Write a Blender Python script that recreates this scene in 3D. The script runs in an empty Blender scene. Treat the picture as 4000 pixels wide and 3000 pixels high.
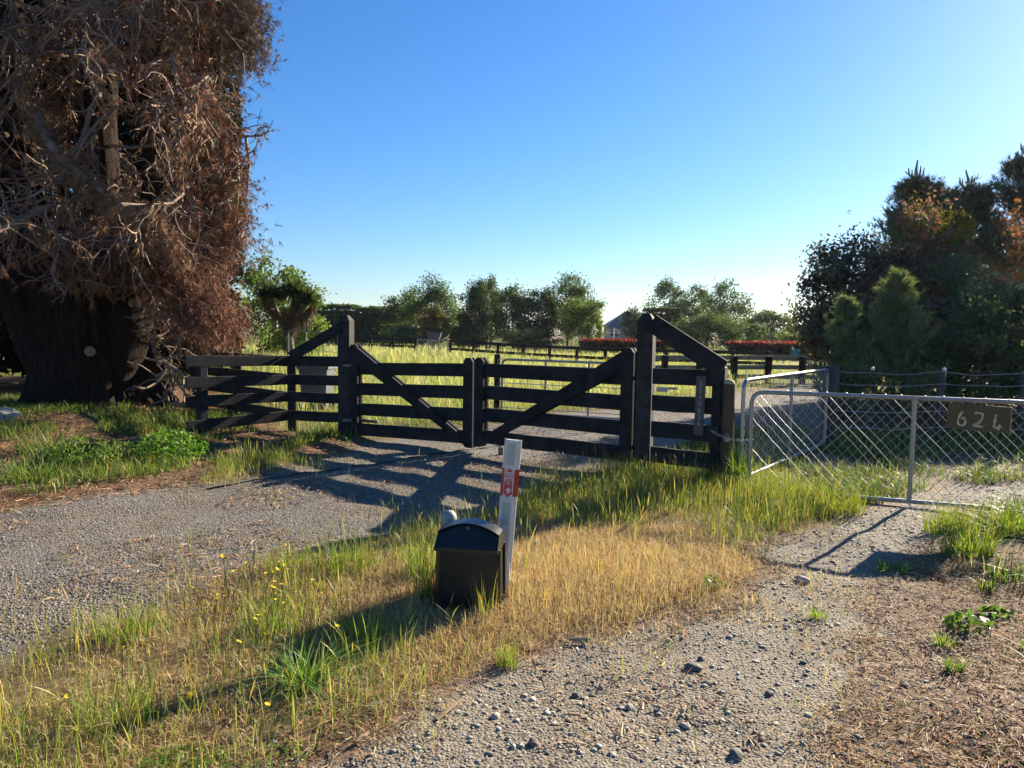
import bpy, math, random
import numpy as np
from mathutils import Vector, Matrix
random.seed(7)
RNG = np.random.default_rng(11)
PI = math.pi
SC = bpy.context.scene
COL = SC.collection

# ---------------------------------------------------------------- camera
CAM_H = 1.6
FOC = 2804.0 / 4000.0
pitch = math.atan(210 / 2804); roll = math.radians(.75)
cam_d = bpy.data.cameras.new('camera'); cam = bpy.data.objects.new('camera', cam_d); COL.objects.link(cam)
cam_d.sensor_width = 36; cam_d.lens = 36 * FOC; cam_d.clip_start = .05; cam_d.clip_end = 6000
Fv = Vector((0, math.cos(pitch), -math.sin(pitch))); R0 = Vector((1, 0, 0)); U0 = Vector((0, math.sin(pitch), math.cos(pitch)))
Rv = R0 * math.cos(roll) + U0 * math.sin(roll); Uv = -R0 * math.sin(roll) + U0 * math.cos(roll)
cam.matrix_world = Matrix(((Rv.x, Uv.x, -Fv.x, 0), (Rv.y, Uv.y, -Fv.y, 0), (Rv.z, Uv.z, -Fv.z, CAM_H), (0, 0, 0, 1)))
SC.camera = cam
# ---------------------------------------------------------------- sky and sun
SUN_AZ = math.radians(44); SUN_EL = math.radians(22.5)
w = bpy.data.worlds.new('World'); SC.world = w; w.use_nodes = True
nt = w.node_tree; nt.nodes.clear()
sky = nt.nodes.new('ShaderNodeTexSky'); sky.sky_type = 'NISHITA'; sky.sun_disc = False
sky.sun_elevation = SUN_EL; sky.sun_rotation = SUN_AZ
sky.air_density = 1.15; sky.dust_density = .22; sky.ozone_density = 6.0
bg = nt.nodes.new('ShaderNodeBackground'); bg.inputs[1].default_value = .050
wo = nt.nodes.new('ShaderNodeOutputWorld')
hs = nt.nodes.new('ShaderNodeHueSaturation'); hs.inputs['Saturation'].default_value = 1.17; nt.links.new(sky.outputs[0], hs.inputs['Color']); tn = nt.nodes.new('ShaderNodeMix'); tn.data_type = 'RGBA'; tn.blend_type = 'MULTIPLY'; tn.inputs[0].default_value = 1; tn.inputs[7].default_value = (.95, .98, 1.10, 1); nt.links.new(hs.outputs[0], tn.inputs[6]); nt.links.new(tn.outputs[2], bg.inputs[0]); nt.links.new(bg.outputs[0], wo.inputs[0])
sl = bpy.data.lights.new('sun', 'SUN'); sl.energy = 5.0; sl.angle = math.radians(.53); sl.color = (1, .88, .69)
so = bpy.data.objects.new('sun', sl); COL.objects.link(so)
sd = Vector((math.sin(SUN_AZ) * math.cos(SUN_EL), math.cos(SUN_AZ) * math.cos(SUN_EL), math.sin(SUN_EL)))
so.rotation_euler = (-sd).to_track_quat('-Z', 'Y').to_euler(); so.location = sd * 40
SC.view_settings.view_transform = 'Standard'; SC.view_settings.look = 'None'
SC.view_settings.exposure = 1.66; SC.view_settings.gamma = 1
SC.cycles.max_bounces = 8; SC.cycles.transparent_max_bounces = 8

# ---------------------------------------------------------------- materials
def nd(t, k, **kw):
    n = t.nodes.new(k)
    for a, b in kw.items(): setattr(n, a, b)
    return n
def mathn(t, op, a, b=None, clamp=False):
    n = nd(t, 'ShaderNodeMath', operation=op, use_clamp=clamp)
    for i, v in enumerate((a, b)):
        if v is None: continue
        if hasattr(v, 'links') or hasattr(v, 'is_linked'): t.links.new(v, n.inputs[i])
        else: n.inputs[i].default_value = v
    return n.outputs[0]
def mixc(t, fac, a, b, mode='MIX'):
    n = nd(t, 'ShaderNodeMix', data_type='RGBA', blend_type=mode)
    for i, v in ((0, fac), (6, a), (7, b)):
        if hasattr(v, 'is_linked'): t.links.new(v, n.inputs[i])
        else: n.inputs[i].default_value = v if i == 0 else (v[0], v[1], v[2], 1)
    return n.outputs[2]
def noise(t, scale, detail=4, rough=.6, vec=None, out=0):
    n = nd(t, 'ShaderNodeTexNoise'); n.inputs['Scale'].default_value = scale
    n.inputs['Detail'].default_value = detail; n.inputs['Roughness'].default_value = rough
    if vec is not None: t.links.new(vec, n.inputs['Vector'])
    return n.outputs[out]
def ramp(t, v, a, b):
    n = nd(t, 'ShaderNodeMapRange'); t.links.new(v, n.inputs[0])
    n.inputs[1].default_value = a; n.inputs[2].default_value = b
    return n.outputs[0]
def gpos(t): return nd(t, 'ShaderNodeNewGeometry').outputs['Position']
def new_mat(name):
    m = bpy.data.materials.new(name); m.use_nodes = True; t = m.node_tree; t.nodes.clear()
    return m, t, nd(t, 'ShaderNodeOutputMaterial')
def bump(t, h, strength, dist):
    b = nd(t, 'ShaderNodeBump'); b.inputs['Strength'].default_value = strength; b.inputs['Distance'].default_value = dist
    t.links.new(h, b.inputs['Height']); return b.outputs[0]
def simple(name, a, b=None, rough=.7, scale=20, bscale=None, bstr=.3, bdist=.01, metal=0, stretch=None, spec=None):
    """two colours mixed by noise, with optional fine relief; stretch scales object coordinates (grain)"""
    m, t, o = new_mat(name); p = nd(t, 'ShaderNodeBsdfPrincipled')
    tc = nd(t, 'ShaderNodeTexCoord').outputs['Object']
    if stretch:
        mp = nd(t, 'ShaderNodeMapping'); mp.inputs['Scale'].default_value = stretch; t.links.new(tc, mp.inputs[0]); tc = mp.outputs[0]
    n = noise(t, scale, 5, .65, tc)
    c = mixc(t, ramp(t, n, .3, .7), a, b or a); t.links.new(c, p.inputs['Base Color'])
    p.inputs['Metallic'].default_value = metal
    rr = nd(t, 'ShaderNodeMapRange'); t.links.new(n, rr.inputs[0]); rr.inputs[3].default_value = max(0, rough - .12); rr.inputs[4].default_value = min(1, rough + .12)
    t.links.new(rr.outputs[0], p.inputs['Roughness'])
    if spec is not None: p.inputs['Specular IOR Level'].default_value = spec
    if bscale: t.links.new(bump(t, noise(t, bscale, 6, .7, tc), bstr, bdist), p.inputs['Normal'])
    t.links.new(p.outputs[0], o.inputs[0]); return m
def leafmat(name, trans=.4, rough=.55, spec=.3, tint=(1, 1, 1)):
    """colour from the 'Col' attribute, light shining through"""
    m, t, o = new_mat(name); p = nd(t, 'ShaderNodeBsdfPrincipled'); a = nd(t, 'ShaderNodeAttribute', attribute_name='Col')
    p.inputs['Roughness'].default_value = rough; p.inputs['Specular IOR Level'].default_value = spec
    t.links.new(a.outputs['Color'], p.inputs['Base Color'])
    if trans > 0:
        tr = nd(t, 'ShaderNodeBsdfTranslucent'); t.links.new(mixc(t, 1, a.outputs['Color'], tint, 'MULTIPLY'), tr.inputs[0])
        mx = nd(t, 'ShaderNodeMixShader'); mx.inputs[0].default_value = trans
        t.links.new(p.outputs[0], mx.inputs[1]); t.links.new(tr.outputs[0], mx.inputs[2]); t.links.new(mx.outputs[0], o.inputs[0])
    else: t.links.new(p.outputs[0], o.inputs[0])
    return m
M = {}
M['black_wood'] = simple('black_stained_timber', (.0045, .0047, .0052), (.032, .032, .033), .8, 5, 30, .55, .004, spec=.22)
M['post_wood'] = simple('weathered_black_post', (.009, .0085, .008), (.060, .053, .048), .8, 8, 40, .6, .004, spec=.25)
M['grey_wood'] = simple('weathered_grey_rail', (.17, .15, .12), (.32, .29, .24), .85, 9, 40, .5, .01)
M['round_wood'] = simple('tan_round_post', (.040, .027, .013), (.095, .060, .028), .8, 14, 50, .5, .006, stretch=(1, 1, .2))
M['old_post'] = simple('old_grey_post', (.040, .036, .032), (.085, .075, .062), .85, 12, 40, .5, .006)
M['moss_top'] = simple('mossy_end_grain', (.20, .17, .07), (.13, .12, .08), .9, 30, 60, .5, .004)
M['galv'] = simple('galvanised_steel', (.24, .24, .235), (.36, .36, .35), .42, 30, 80, .1, .001, metal=.8)
M['wire'] = simple('dull_fence_wire', (.34, .34, .33), (.47, .47, .45), .5, 40, metal=.4)
M['hinge'] = simple('rusty_hinge_steel', (.10, .09, .085), (.22, .20, .19), .5, 40, metal=.7)
M['black_plastic'] = simple('black_plastic', (.006, .006, .0065), (.012, .012, .012), .42, 15, 300, .12, .001, spec=.4)
M['black_lid'] = simple('black_plastic_lid', (.006, .006, .007), (.013, .013, .014), .33, 25, 200, .1, .001)
M['grey_plastic'] = simple('grey_bin_plastic', (.07, .08, .095), (.10, .11, .125), .5, 12)
M['white_paint'] = simple('white_marker_plastic', (.62, .61, .57), (.52, .51, .46), .5, 14, 60, .1, .002)
M['reflector'] = simple('pale_reflector_panel', (.36, .38, .33), (.42, .43, .38), .35, 60)
M['red_band'] = simple('red_reflective_band', (.50, .012, .015), (.40, .010, .012), .4, 30)
M['red_print'] = simple('faded_red_print', (.55, .05, .07), (.47, .04, .05), .5, 30)
M['white_print'] = simple('white_print', (.74, .72, .68), (.66, .64, .6), .5, 40)
M['pale_pipe'] = simple('grey_white_pipe', (.30, .30, .30), (.22, .22, .22), .5, 30)
M['plate'] = simple('dark_number_plate', (.022, .022, .030), (.035, .034, .042), .4, 20)
M['digit_grey'] = simple('silver_digits', (.24, .24, .26), (.30, .30, .31), .5, 30)
M['sign_wood'] = simple('olive_stained_board', (.075, .052, .018), (.125, .090, .034), .75, 10, 60, .5, .003, stretch=(1, 1, 4))
M['sign_edge'] = simple('pale_board_edge', (.45, .36, .18), (.34, .27, .13), .8, 30)
M['sign_paint'] = simple('brushed_cream_paint', (.62, .52, .38), (.36, .29, .19), .8, 25, 120, .3, .001)
M['bark'] = simple('dark_furrowed_bark', (.014, .009, .0065), (.058, .037, .026), .95, 13, 20, 1, .10, stretch=(1.6, 1.6, .35), spec=.1)
M['dead_wood'] = simple('grey_dead_twigs', (.085, .052, .034), (.34, .24, .165), .85, 3, 30, .4, .01)
M['cut_wood'] = simple('sawn_limb_end', (.26, .175, .10), (.15, .10, .06), .85, 25, 60, .3, .004)
M['trunk_grey'] = simple('grey_brown_trunk', (.10, .08, .06), (.17, .14, .11), .9, 6, 20, .8, .03)
M['roof_tile'] = simple('blue_grey_roof_tile', (.12, .13, .15), (.18, .19, .21), .6, 3)
M['brick'] = simple('buff_house_wall', (.40, .33, .26), (.32, .26, .20), .8, 5)
M['white_trim'] = simple('white_trim', (.78, .78, .76), (.7, .7, .68), .5, 5)
M['glass'] = simple('dark_window_glass', (.02, .025, .03), (.03, .035, .04), .08, 3)
M['teal'] = simple('teal_drum_plastic', (.01, .22, .17), (.012, .17, .14), .5, 5)
M['rust'] = simple('orange_rust_paint', (.45, .12, .04), (.35, .09, .03), .6, 20)
M['rock'] = simple('pale_grey_rock', (.22, .22, .21), (.36, .35, .33), .85, 12, 40, .5, .01)
M['pylon'] = simple('far_steel_lattice', (.35, .38, .42), (.4, .43, .46), .6, 1)
M['leaf'] = leafmat('broad_leaves', .38, .65, .15, (1.25, 1.2, .6))
M['leaf_dull'] = leafmat('dull_leaves', .15, .8, .1)
M['grass'] = leafmat('grass_blades', .45, .5, .35, (1.15, 1.12, .55))
M['straw'] = leafmat('dry_grass_blades', .32, .6, .25, (1.05, .98, .78))
M['needle'] = leafmat('pine_needles', .12, .55, .3)
M['litter'] = leafmat('fallen_needles', .05, .75, .2)
M['petal'] = leafmat('yellow_petals', .35, .5, .2)
M['stone'] = leafmat('river_stones', 0, .78, .3)
def ground_mat():
    m, t, o = new_mat('earth_gravel_and_thatch'); p = nd(t, 'ShaderNodeBsdfPrincipled')
    a = nd(t, 'ShaderNodeAttribute', attribute_name='Zone'); s = nd(t, 'ShaderNodeSeparateColor'); t.links.new(a.outputs['Color'], s.inputs[0])
    P = gpos(t)
    edge = mathn(t, 'ADD', mathn(t, 'MULTIPLY', mathn(t, 'SUBTRACT', noise(t, 3.2, 6, .75, P), .5), 1.0), 0)
    def wgt(ch): return ramp(t, mathn(t, 'ADD', s.outputs[ch], edge), .35, .65)
    n1 = noise(t, 1.3, 5, .6, P); n2 = noise(t, 9, 5, .7, P); n3 = noise(t, 70, 4, .7, P)
    soil = mixc(t, ramp(t, n1, .35, .65), (.13, .095, .040), (.22, .155, .070))
    soil = mixc(t, ramp(t, n2, .35, .7), soil, (.085, .058, .028))
    v = nd(t, 'ShaderNodeTexVoronoi'); v.inputs['Scale'].default_value = 75; t.links.new(P, v.inputs['Vector'])
    v2 = nd(t, 'ShaderNodeTexVoronoi'); v2.inputs['Scale'].default_value = 45; t.links.new(P, v2.inputs['Vector'])
    sep = nd(t, 'ShaderNodeSeparateColor'); t.links.new(v.outputs['Color'], sep.inputs[0])
    grav = mixc(t, sep.outputs[0], (.10, .090, .077), (.23, .208, .178))
    grav = mixc(t, ramp(t, noise(t, .9, 4, .6, P), .40, .70), grav, (.16, .118, .078))
    grav = mixc(t, ramp(t, n2, .62, .8), grav, (.15, .088, .048))
    sep2 = nd(t, 'ShaderNodeSeparateColor'); t.links.new(v2.outputs['Color'], sep2.inputs[0])
    peb = mixc(t, sep2.outputs[0], (.17, .137, .098), (.27, .228, .172))
    peb = mixc(t, ramp(t, n2, .5, .8), peb, (.15, .115, .078))
    lit = mixc(t, n3, (.075, .034, .016), (.23, .130, .066))
    lit = mixc(t, ramp(t, n2, .55, .75), lit, (.10, .062, .036))
    c = mixc(t, wgt(2), soil, lit); c = mixc(t, wgt(0), c, grav); c = mixc(t, wgt(1), c, peb)
    t.links.new(c, p.inputs['Base Color']); p.inputs['Roughness'].default_value = .88; p.inputs['Specular IOR Level'].default_value = .25
    h1 = mathn(t, 'MULTIPLY', mathn(t, 'SUBTRACT', 1, v.outputs['Distance']), .5)
    h1 = mathn(t, 'MULTIPLY', h1, mathn(t, 'MAXIMUM', wgt(0), wgt(1))); hh = mathn(t, 'ADD', h1, mathn(t, 'ADD', mathn(t, 'MULTIPLY', n3, .5), mathn(t, 'MULTIPLY', n2, .25)))
    t.links.new(bump(t, hh, .9, .018), p.inputs['Normal']); t.links.new(p.outputs[0], o.inputs[0]); return m
M['ground'] = ground_mat()

# ---------------------------------------------------------------- object helpers
ORG = {}
def tag(o, label=None, cat=None, group=None, kind=None):
    if label: o['label'] = label
    if cat: o['category'] = cat
    if group: o['group'] = group
    if kind: o['kind'] = kind
    return o
def thing(name, label, cat, loc, group=None):
    o = bpy.data.objects.new(name, None); COL.objects.link(o); o.location = loc; o.empty_display_size = .1
    ORG[o] = Vector(loc); return tag(o, label, cat, group)
def link(name, me, parent=None, org=None):
    """me holds world coordinates relative to org"""
    o = bpy.data.objects.new(name, me); COL.objects.link(o)
    if parent is not None: o.parent = parent
    return o
def mesh_np(name, V, faces, mat, parent=None, col=None, smooth=False, origin=None):
    """V world coords (N,3); faces: list of int arrays (M,3) or (M,4); col (N,3)"""
    V = np.asarray(V, dtype=np.float64).reshape(-1, 3)
    if parent is not None: org = ORG[parent]
    elif origin is not None: org = Vector(origin)
    else: org = Vector((0, 0, 0))
    V = V - np.array(org)
    me = bpy.data.meshes.new(name)
    faces = [np.asarray(f, dtype=np.int32) for f in faces if len(f)]
    loops = np.concatenate([f.ravel() for f in faces]); tot = np.concatenate([np.full(len(f), f.shape[1], np.int32) for f in faces])
    st = np.concatenate(([0], np.cumsum(tot)[:-1])).astype(np.int32)
    me.vertices.add(len(V)); me.vertices.foreach_set('co', V.astype(np.float32).ravel())
    me.loops.add(len(loops)); me.loops.foreach_set('vertex_index', loops)
    me.polygons.add(len(tot)); me.polygons.foreach_set('loop_start', st)
    me.update(calc_edges=True); me.polygons.foreach_set('use_smooth', np.full(len(tot), bool(smooth)))
    if col is not None:
        a = me.color_attributes.new('Col', 'FLOAT_COLOR', 'POINT')
        c = np.ones((len(V), 4), np.float32); c[:, :3] = col; a.data.foreach_set('color', c.ravel())
    me.materials.append(mat)
    o = bpy.data.objects.new(name, me); COL.objects.link(o)
    if parent is not None: o.parent = parent
    else: o.location = org
    ORG[o] = org
    return o
class MB:
    def __init__(s): s.V = []; s.F3 = []; s.F4 = []; s.FN = []; s.n = 0
    def add(s, V, F):
        V = [tuple(v) for v in V]
        for f in F: (s.F3 if len(f) == 3 else s.F4 if len(f) == 4 else s.FN).append([i + s.n for i in f])
        s.V += V; s.n += len(V); return s
    def build(s, name, mat, parent=None, smooth=False, origin=None):
        f3 = list(s.F3)
        for f in s.FN:
            for k in range(1, len(f) - 1): f3.append([f[0], f[k], f[k + 1]])
        return mesh_np(name, np.array(s.V), [np.array(f3, int).reshape(-1, 3), np.array(s.F4, int).reshape(-1, 4)], mat, parent, smooth=smooth, origin=origin)
    def beam(s, p0, p1, w, h, up=(0, 0, 1), ch=.006, jit=0.0, segs=1):
        """timber from p0 to p1; w across, h along 'up'; chamfered edges, optional wobble"""
        p0, p1, up = Vector(p0), Vector(p1), Vector(up); t = (p1 - p0).normalized()
        sd = t.cross(up).normalized(); up = sd.cross(t).normalized()
        a, b = w / 2, h / 2; c = min(ch, a * .4, b * .4)
        prof = [(-a, -b + c), (-a + c, -b), (a - c, -b), (a, -b + c), (a, b - c), (a - c, b), (-a + c, b), (-a, b - c)]
        V = []; F = []
        for k in range(segs + 1):
            q = p0.lerp(p1, k / segs); dx, dz = random.gauss(0, jit), random.gauss(0, jit)
            if k in (0, segs): dx = dz = 0
            V += [q + sd * (x + dx) + up * (y + dz) for x, y in prof]
        for k in range(segs):
            for i in range(8): j = (i + 1) % 8; F.append((k * 8 + i, k * 8 + j, k * 8 + 8 + j, k * 8 + 8 + i))
        F.append(tuple(range(7, -1, -1))); F.append(tuple(segs * 8 + i for i in range(8)))
        return s.add(V, F)
    def box(s, c, size, rz=0, ch=.004):
        d = Vector((math.cos(rz), math.sin(rz), 0)) * size[0] / 2; c = Vector(c)
        return s.beam(c - d, c + d, size[1], size[2], ch=ch)
    def tube(s, pts, r, n=8, cap=True):
        pts = [Vector(p) for p in pts]; rs = r if isinstance(r, (list, tuple)) else [r] * len(pts)
        V = []; F = []; prev = None
        for k, p in enumerate(pts):
            t = (pts[min(k + 1, len(pts) - 1)] - pts[max(k - 1, 0)]).normalized()
            if prev is None:
                ref = Vector((0, 0, 1)) if abs(t.z) < .9 else Vector((1, 0, 0)); u = t.cross(ref).normalized()
            else: u = (prev - t * prev.dot(t)).normalized()
            prev = u; v = t.cross(u)
            V += [p + (u * math.cos(2 * PI * i / n) + v * math.sin(2 * PI * i / n)) * rs[k] for i in range(n)]
        for k in range(len(pts) - 1):
            for i in range(n): j = (i + 1) % n; F.append((k * n + i, k * n + j, (k + 1) * n + j, (k + 1) * n + i))
        if cap: F.append(tuple(range(n - 1, -1, -1))); F.append(tuple((len(pts) - 1) * n + i for i in range(n)))
        return s.add(V, F)
    def lathe(s, prof, c, n=20):
        V = []; F = []
        for r, z in prof: V += [(c[0] + r * math.cos(2 * PI * i / n), c[1] + r * math.sin(2 * PI * i / n), c[2] + z) for i in range(n)]
        for k in range(len(prof) - 1):
            for i in range(n): j = (i + 1) % n; F.append((k * n + i, k * n + j, (k + 1) * n + j, (k + 1) * n + i))
        return s.add(V, F)
    def prism(s, poly, fn, d0, d1):
        """2-D outline poly mapped by fn(u, v, depth)"""
        n = len(poly); V = [fn(u, v, d0) for u, v in poly] + [fn(u, v, d1) for u, v in poly]
        F = [tuple(range(n - 1, -1, -1)), tuple(range(n, 2 * n))] + [(i, (i + 1) % n, n + (i + 1) % n, n + i) for i in range(n)]
        return s.add(V, F)
def copy_tree(o, parent=None):
    c = o.copy(); COL.objects.link(c); c.parent = parent
    for ch in list(o.children): copy_tree(ch, c)
    return c
# ---------------------------------------------------------------- numpy generators
def hashn(i):
    i = (i.astype(np.int64) * 374761393 + 668265263) & 0x7fffffff
    i = ((i ^ (i >> 13)) * 1274126177) & 0x7fffffff
    return ((i ^ (i >> 16)) & 0xffff) / 65535.0
def vnoise(p):
    """value noise of (N,2) or (N,3) points, 0..1"""
    p = np.asarray(p, float); i = np.floor(p).astype(np.int64); f = p - i; f = f * f * (3 - 2 * f); D = p.shape[1]; out = 0
    pr = (1, 57, 113 * 57)
    for c in range(2 ** D):
        b = [(c >> k) & 1 for k in range(D)]; wt = 1; h = 0
        for k in range(D): wt = wt * (f[:, k] if b[k] else 1 - f[:, k]); h = h + (i[:, k] + b[k]) * pr[k]
        out = out + wt * hashn(h)
    return out
def fbm(p, oct=4):
    s = 0; a = .5; p = np.asarray(p, float)
    for _ in range(oct): s = s + a * vnoise(p); p = p * 2.03 + 17.3; a *= .5
    return s / (1 - .5 ** oct)
def unit(v): return v / np.maximum(np.linalg.norm(v, axis=-1, keepdims=True), 1e-9)
def rdir(n): return unit(RNG.normal(size=(n, 3)))
def tubes(P, r, n=3):
    """P (T,S,3), r (T,S) -> V, quads"""
    T, S, _ = P.shape; t = unit(np.gradient(P, axis=1))
    ref = unit(np.cross(t[:, 0], RNG.normal(size=(T, 3))))[:, None, :]
    u = unit(ref - t * np.sum(ref * t, -1, keepdims=True)); v = np.cross(t, u)
    a = np.arange(n) * 2 * PI / n
    V = P[:, :, None, :] + r[:, :, None, None] * (u[:, :, None, :] * np.cos(a)[None, None, :, None] + v[:, :, None, :] * np.sin(a)[None, None, :, None])
    b = (np.arange(T)[:, None, None] * S + np.arange(S - 1)[None, :, None]) * n; i = np.arange(n)[None, None, :]; j = (i + 1) % n
    Q = np.stack([b + i, b + j, b + n + j, b + n + i], -1).reshape(-1, 4)
    return V.reshape(-1, 3), Q
def blades(base, h, wid, bend, col, segs=3, tipcol=None, az=None, prof=None):
    """grass blades; base (N,3) h,wid,bend (N,)"""
    N = len(base); az = RNG.uniform(0, 2 * PI, N) if az is None else az
    L = np.stack([np.cos(az), np.sin(az), np.zeros(N)], -1); tw = az + PI / 2 + RNG.normal(0, .6, N)
    W = np.stack([np.cos(tw), np.sin(tw), np.zeros(N)], -1)
    V = []; C = []
    for k in range(segs + 1):
        t = k / segs
        c = base + L * (h * bend * t ** 1.9)[:, None]; c[:, 2] += h * (t - .45 * np.minimum(bend, 1.3) * t * t)
        wk = (1 - t ** 1.6) if prof is None else prof[k]
        cc = col if tipcol is None else col * (1 - t) + tipcol * t
        if k < segs: V += [c - W * (wid * wk / 2)[:, None] if prof is None else c - W * (wid * wk / 2)[:, None], c + W * (wid * wk / 2)[:, None]]; C += [cc, cc]
        else: V.append(c); C.append(cc)
    nv = 2 * segs + 1; V = np.stack(V, 1).reshape(-1, 3); C = np.stack(C, 1).reshape(-1, 3)
    b = np.arange(N)[:, None] * nv
    Q = [b + np.array([[2 * k, 2 * k + 1, 2 * k + 3, 2 * k + 2]]) for k in range(segs - 1)]
    Q = np.concatenate(Q) if Q else np.zeros((0, 4), int)
    T = b + np.array([[2 * segs - 2, 2 * segs - 1, 2 * segs]])
    return V, [T, Q], C
def join(parts):
    V = []; F = {}; C = []; n = 0
    for v, fs, c in parts:
        for f in fs:
            if len(f): F.setdefault(f.shape[1], []).append(f + n)
        V.append(v); C.append(c); n += len(v)
    return np.concatenate(V), [np.concatenate(F[k]) for k in sorted(F)], np.concatenate(C)
def leaves(pos, size, col, up=.35, aspect=.55):
    """pointed leaf quads"""
    N = len(pos); a = rdir(N); b = unit(np.cross(a, rdir(N) + np.array([0, 0, up])))
    s = size[:, None]
    V = np.stack([pos - a * s * .5, pos + b * s * aspect * .5, pos + a * s * .5, pos - b * s * aspect * .5], 1).reshape(-1, 3)
    return V, [np.arange(N * 4).reshape(-1, 4)], np.repeat(col, 4, 0)
def tufts(pos, d, length, n, col, spread=.8, width=.012, cvar=.18):
    """bursts of needles: pos, d (N,3); n needles each, one triangle per needle"""
    N = len(pos); P = np.repeat(pos, n, 0); D = unit(np.repeat(d, n, 0) + spread * RNG.normal(size=(N * n, 3)) * .6)
    Ln = np.repeat(length, n) * RNG.uniform(.6, 1.1, N * n); W = unit(np.cross(D, RNG.normal(size=(N * n, 3)))) * width / 2
    V = np.stack([P - W, P + W, P + D * Ln[:, None]], 1).reshape(-1, 3)
    C = np.repeat(np.repeat(col, n, 0) * (1 + RNG.normal(0, cvar, (N * n, 1))), 3, 0)
    return V, [np.arange(N * n * 3).reshape(-1, 3)], np.clip(C, .004, 1)
_t = (1 + 5 ** .5) / 2
ICO = unit(np.array([(-1, _t, 0), (1, _t, 0), (-1, -_t, 0), (1, -_t, 0), (0, -1, _t), (0, 1, _t), (0, -1, -_t), (0, 1, -_t), (_t, 0, -1), (_t, 0, 1), (-_t, 0, -1), (-_t, 0, 1)]))
ICF = np.array([(0, 11, 5), (0, 5, 1), (0, 1, 7), (0, 7, 10), (0, 10, 11), (1, 5, 9), (5, 11, 4), (11, 10, 2), (10, 7, 6), (7, 1, 8), (3, 9, 4), (3, 4, 2), (3, 2, 6), (3, 6, 8), (3, 8, 9), (4, 9, 5), (2, 4, 11), (6, 2, 10), (8, 6, 7), (9, 8, 1)])
OCT = np.array([(1, 0, 0), (0, 1, 0), (-1, 0, 0), (0, -1, 0), (0, 0, 1), (0, 0, -1.)]); OCF = np.array([(0, 1, 4), (1, 2, 4), (2, 3, 4), (3, 0, 4)])
def pebbles(pos, size, col, flat=.5, base=ICO, F=ICF):
    N = len(pos); nb = len(base); sc = RNG.uniform(.65, 1.15, (N, 3)) * size[:, None] / 2; sc[:, 2] *= flat; sc[:, 0] *= 1.25
    v = base[None] * (1 + RNG.normal(0, .10, (N, nb, 1))) * sc[:, None]
    tx = RNG.normal(0, .22, N); v[..., 2] += v[..., 0] * np.tan(tx)[:, None]
    a = RNG.uniform(0, 2 * PI, N); ca, sa = np.cos(a)[:, None], np.sin(a)[:, None]
    V = np.stack([v[..., 0] * ca - v[..., 1] * sa, v[..., 0] * sa + v[..., 1] * ca, v[..., 2]], -1) + pos[:, None]
    return V.reshape(-1, 3), [(np.arange(N)[:, None, None] * nb + F[None]).reshape(-1, 3)], np.repeat(col, nb, 0)
def spline(pts, n):
    """smooth (n,3) path through control points"""
    P = np.array(pts, float); t = np.linspace(0, len(P) - 1, n); P2 = np.vstack([2 * P[0] - P[1], P, 2 * P[-1] - P[-2]])
    i = np.minimum(t.astype(int), len(P) - 2); f = (t - i)[:, None]; a, b, c, d = P2[i], P2[i + 1], P2[i + 2], P2[i + 3]
    return .5 * (2 * b + (c - a) * f + (2 * a - 5 * b + 4 * c - d) * f ** 2 + (3 * b - a - 3 * c + d) * f ** 3)
def offshoots(P, n, length, S, spread=.9, droop=.5, curl=.35, lo=.2, bias=None):
    """branches growing off parent paths P (T,Sp,3) -> (T*n,S,3)"""
    T, Sp, _ = P.shape; par = np.repeat(np.arange(T), n); u = RNG.uniform(lo, 1, T * n) * (Sp - 1.001); i = u.astype(int); f = (u - i)[:, None]
    st = P[par, i] * (1 - f) + P[par, i + 1] * f; tg = unit(P[par, i + 1] - P[par, i])
    d = unit(tg + spread * rdir(T * n) + (0 if bias is None else np.array(bias)))
    L = RNG.uniform(*length, T * n) / (S - 1); out = [st]; p = st
    for k in range(S - 1):
        d = unit(d + curl * RNG.normal(size=d.shape) * .7 + np.array([0, 0, -droop * .25])); p = p + d * L[:, None]; out.append(p)
    return np.stack(out, 1)
# ---------------------------------------------------------------- zones of the ground (metres; camera stands at 0,0)
D1 = np.array([(-9, 3.6), (-4.29, 5.93), (-3.87, 6.5), (-2.98, 7.54), (-2.6, 8.06), (-2.24, 8.92), (-1.96, 9.97), (-1.15, 10.78), (-.42, 12.03), (.73, 13.43), (2.74, 15.25), (5.48, 18.0), (9, 22), (9, 19), (5.41, 15.08), (3.92, 12.81), (2.01, 9.24), (1.02, 8.0), (.28, 7.29), (-.21, 6.31), (-.98, 5.47), (-1.46, 5.06), (-1.83, 4.61), (-2.03, 3.99), (-2.23, 3.6), (-2.38, 3.26), (-3.4, 1.2), (-9, -1)])
D2 = np.array([(-1.3, .8), (-.77, 2.5), (-.48, 2.71), (-.27, 3.07), (.02, 3.38), (.42, 3.68), (.88, 3.9), (1.42, 4.27), (1.71, 4.65), (1.81, 5.02), (2.19, 5.55), (2.98, 6.3), (3.72, 6.82), (4.37, 7.35), (6.02, 7.9), (9, 8.4), (9, 7.4), (5.0, 6.89), (4.1, 6.45), (3.67, 5.99), (3.08, 5.26), (2.58, 4.68), (2.3, 4.4), (2.07, 3.94), (1.61, 3.12), (1.3, 2.55), (1.1, .6), (.6, -3), (-1.5, -3)])
L1 = np.array([(-14, 6), (-4.29, 5.93), (-3.87, 6.5), (-2.98, 7.54), (-2.6, 8.06), (-2.24, 8.92), (-2.3, 9.8), (-3.6, 10.9), (-5.2, 13.2), (-7, 16), (-14, 18)])
L2 = np.array([(1.0, .6), (1.3, 2.55), (1.61, 3.12), (2.07, 3.94), (2.3, 4.4), (2.58, 4.68), (3.3, 5.2), (6, 5.4), (6, .6)])
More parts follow.
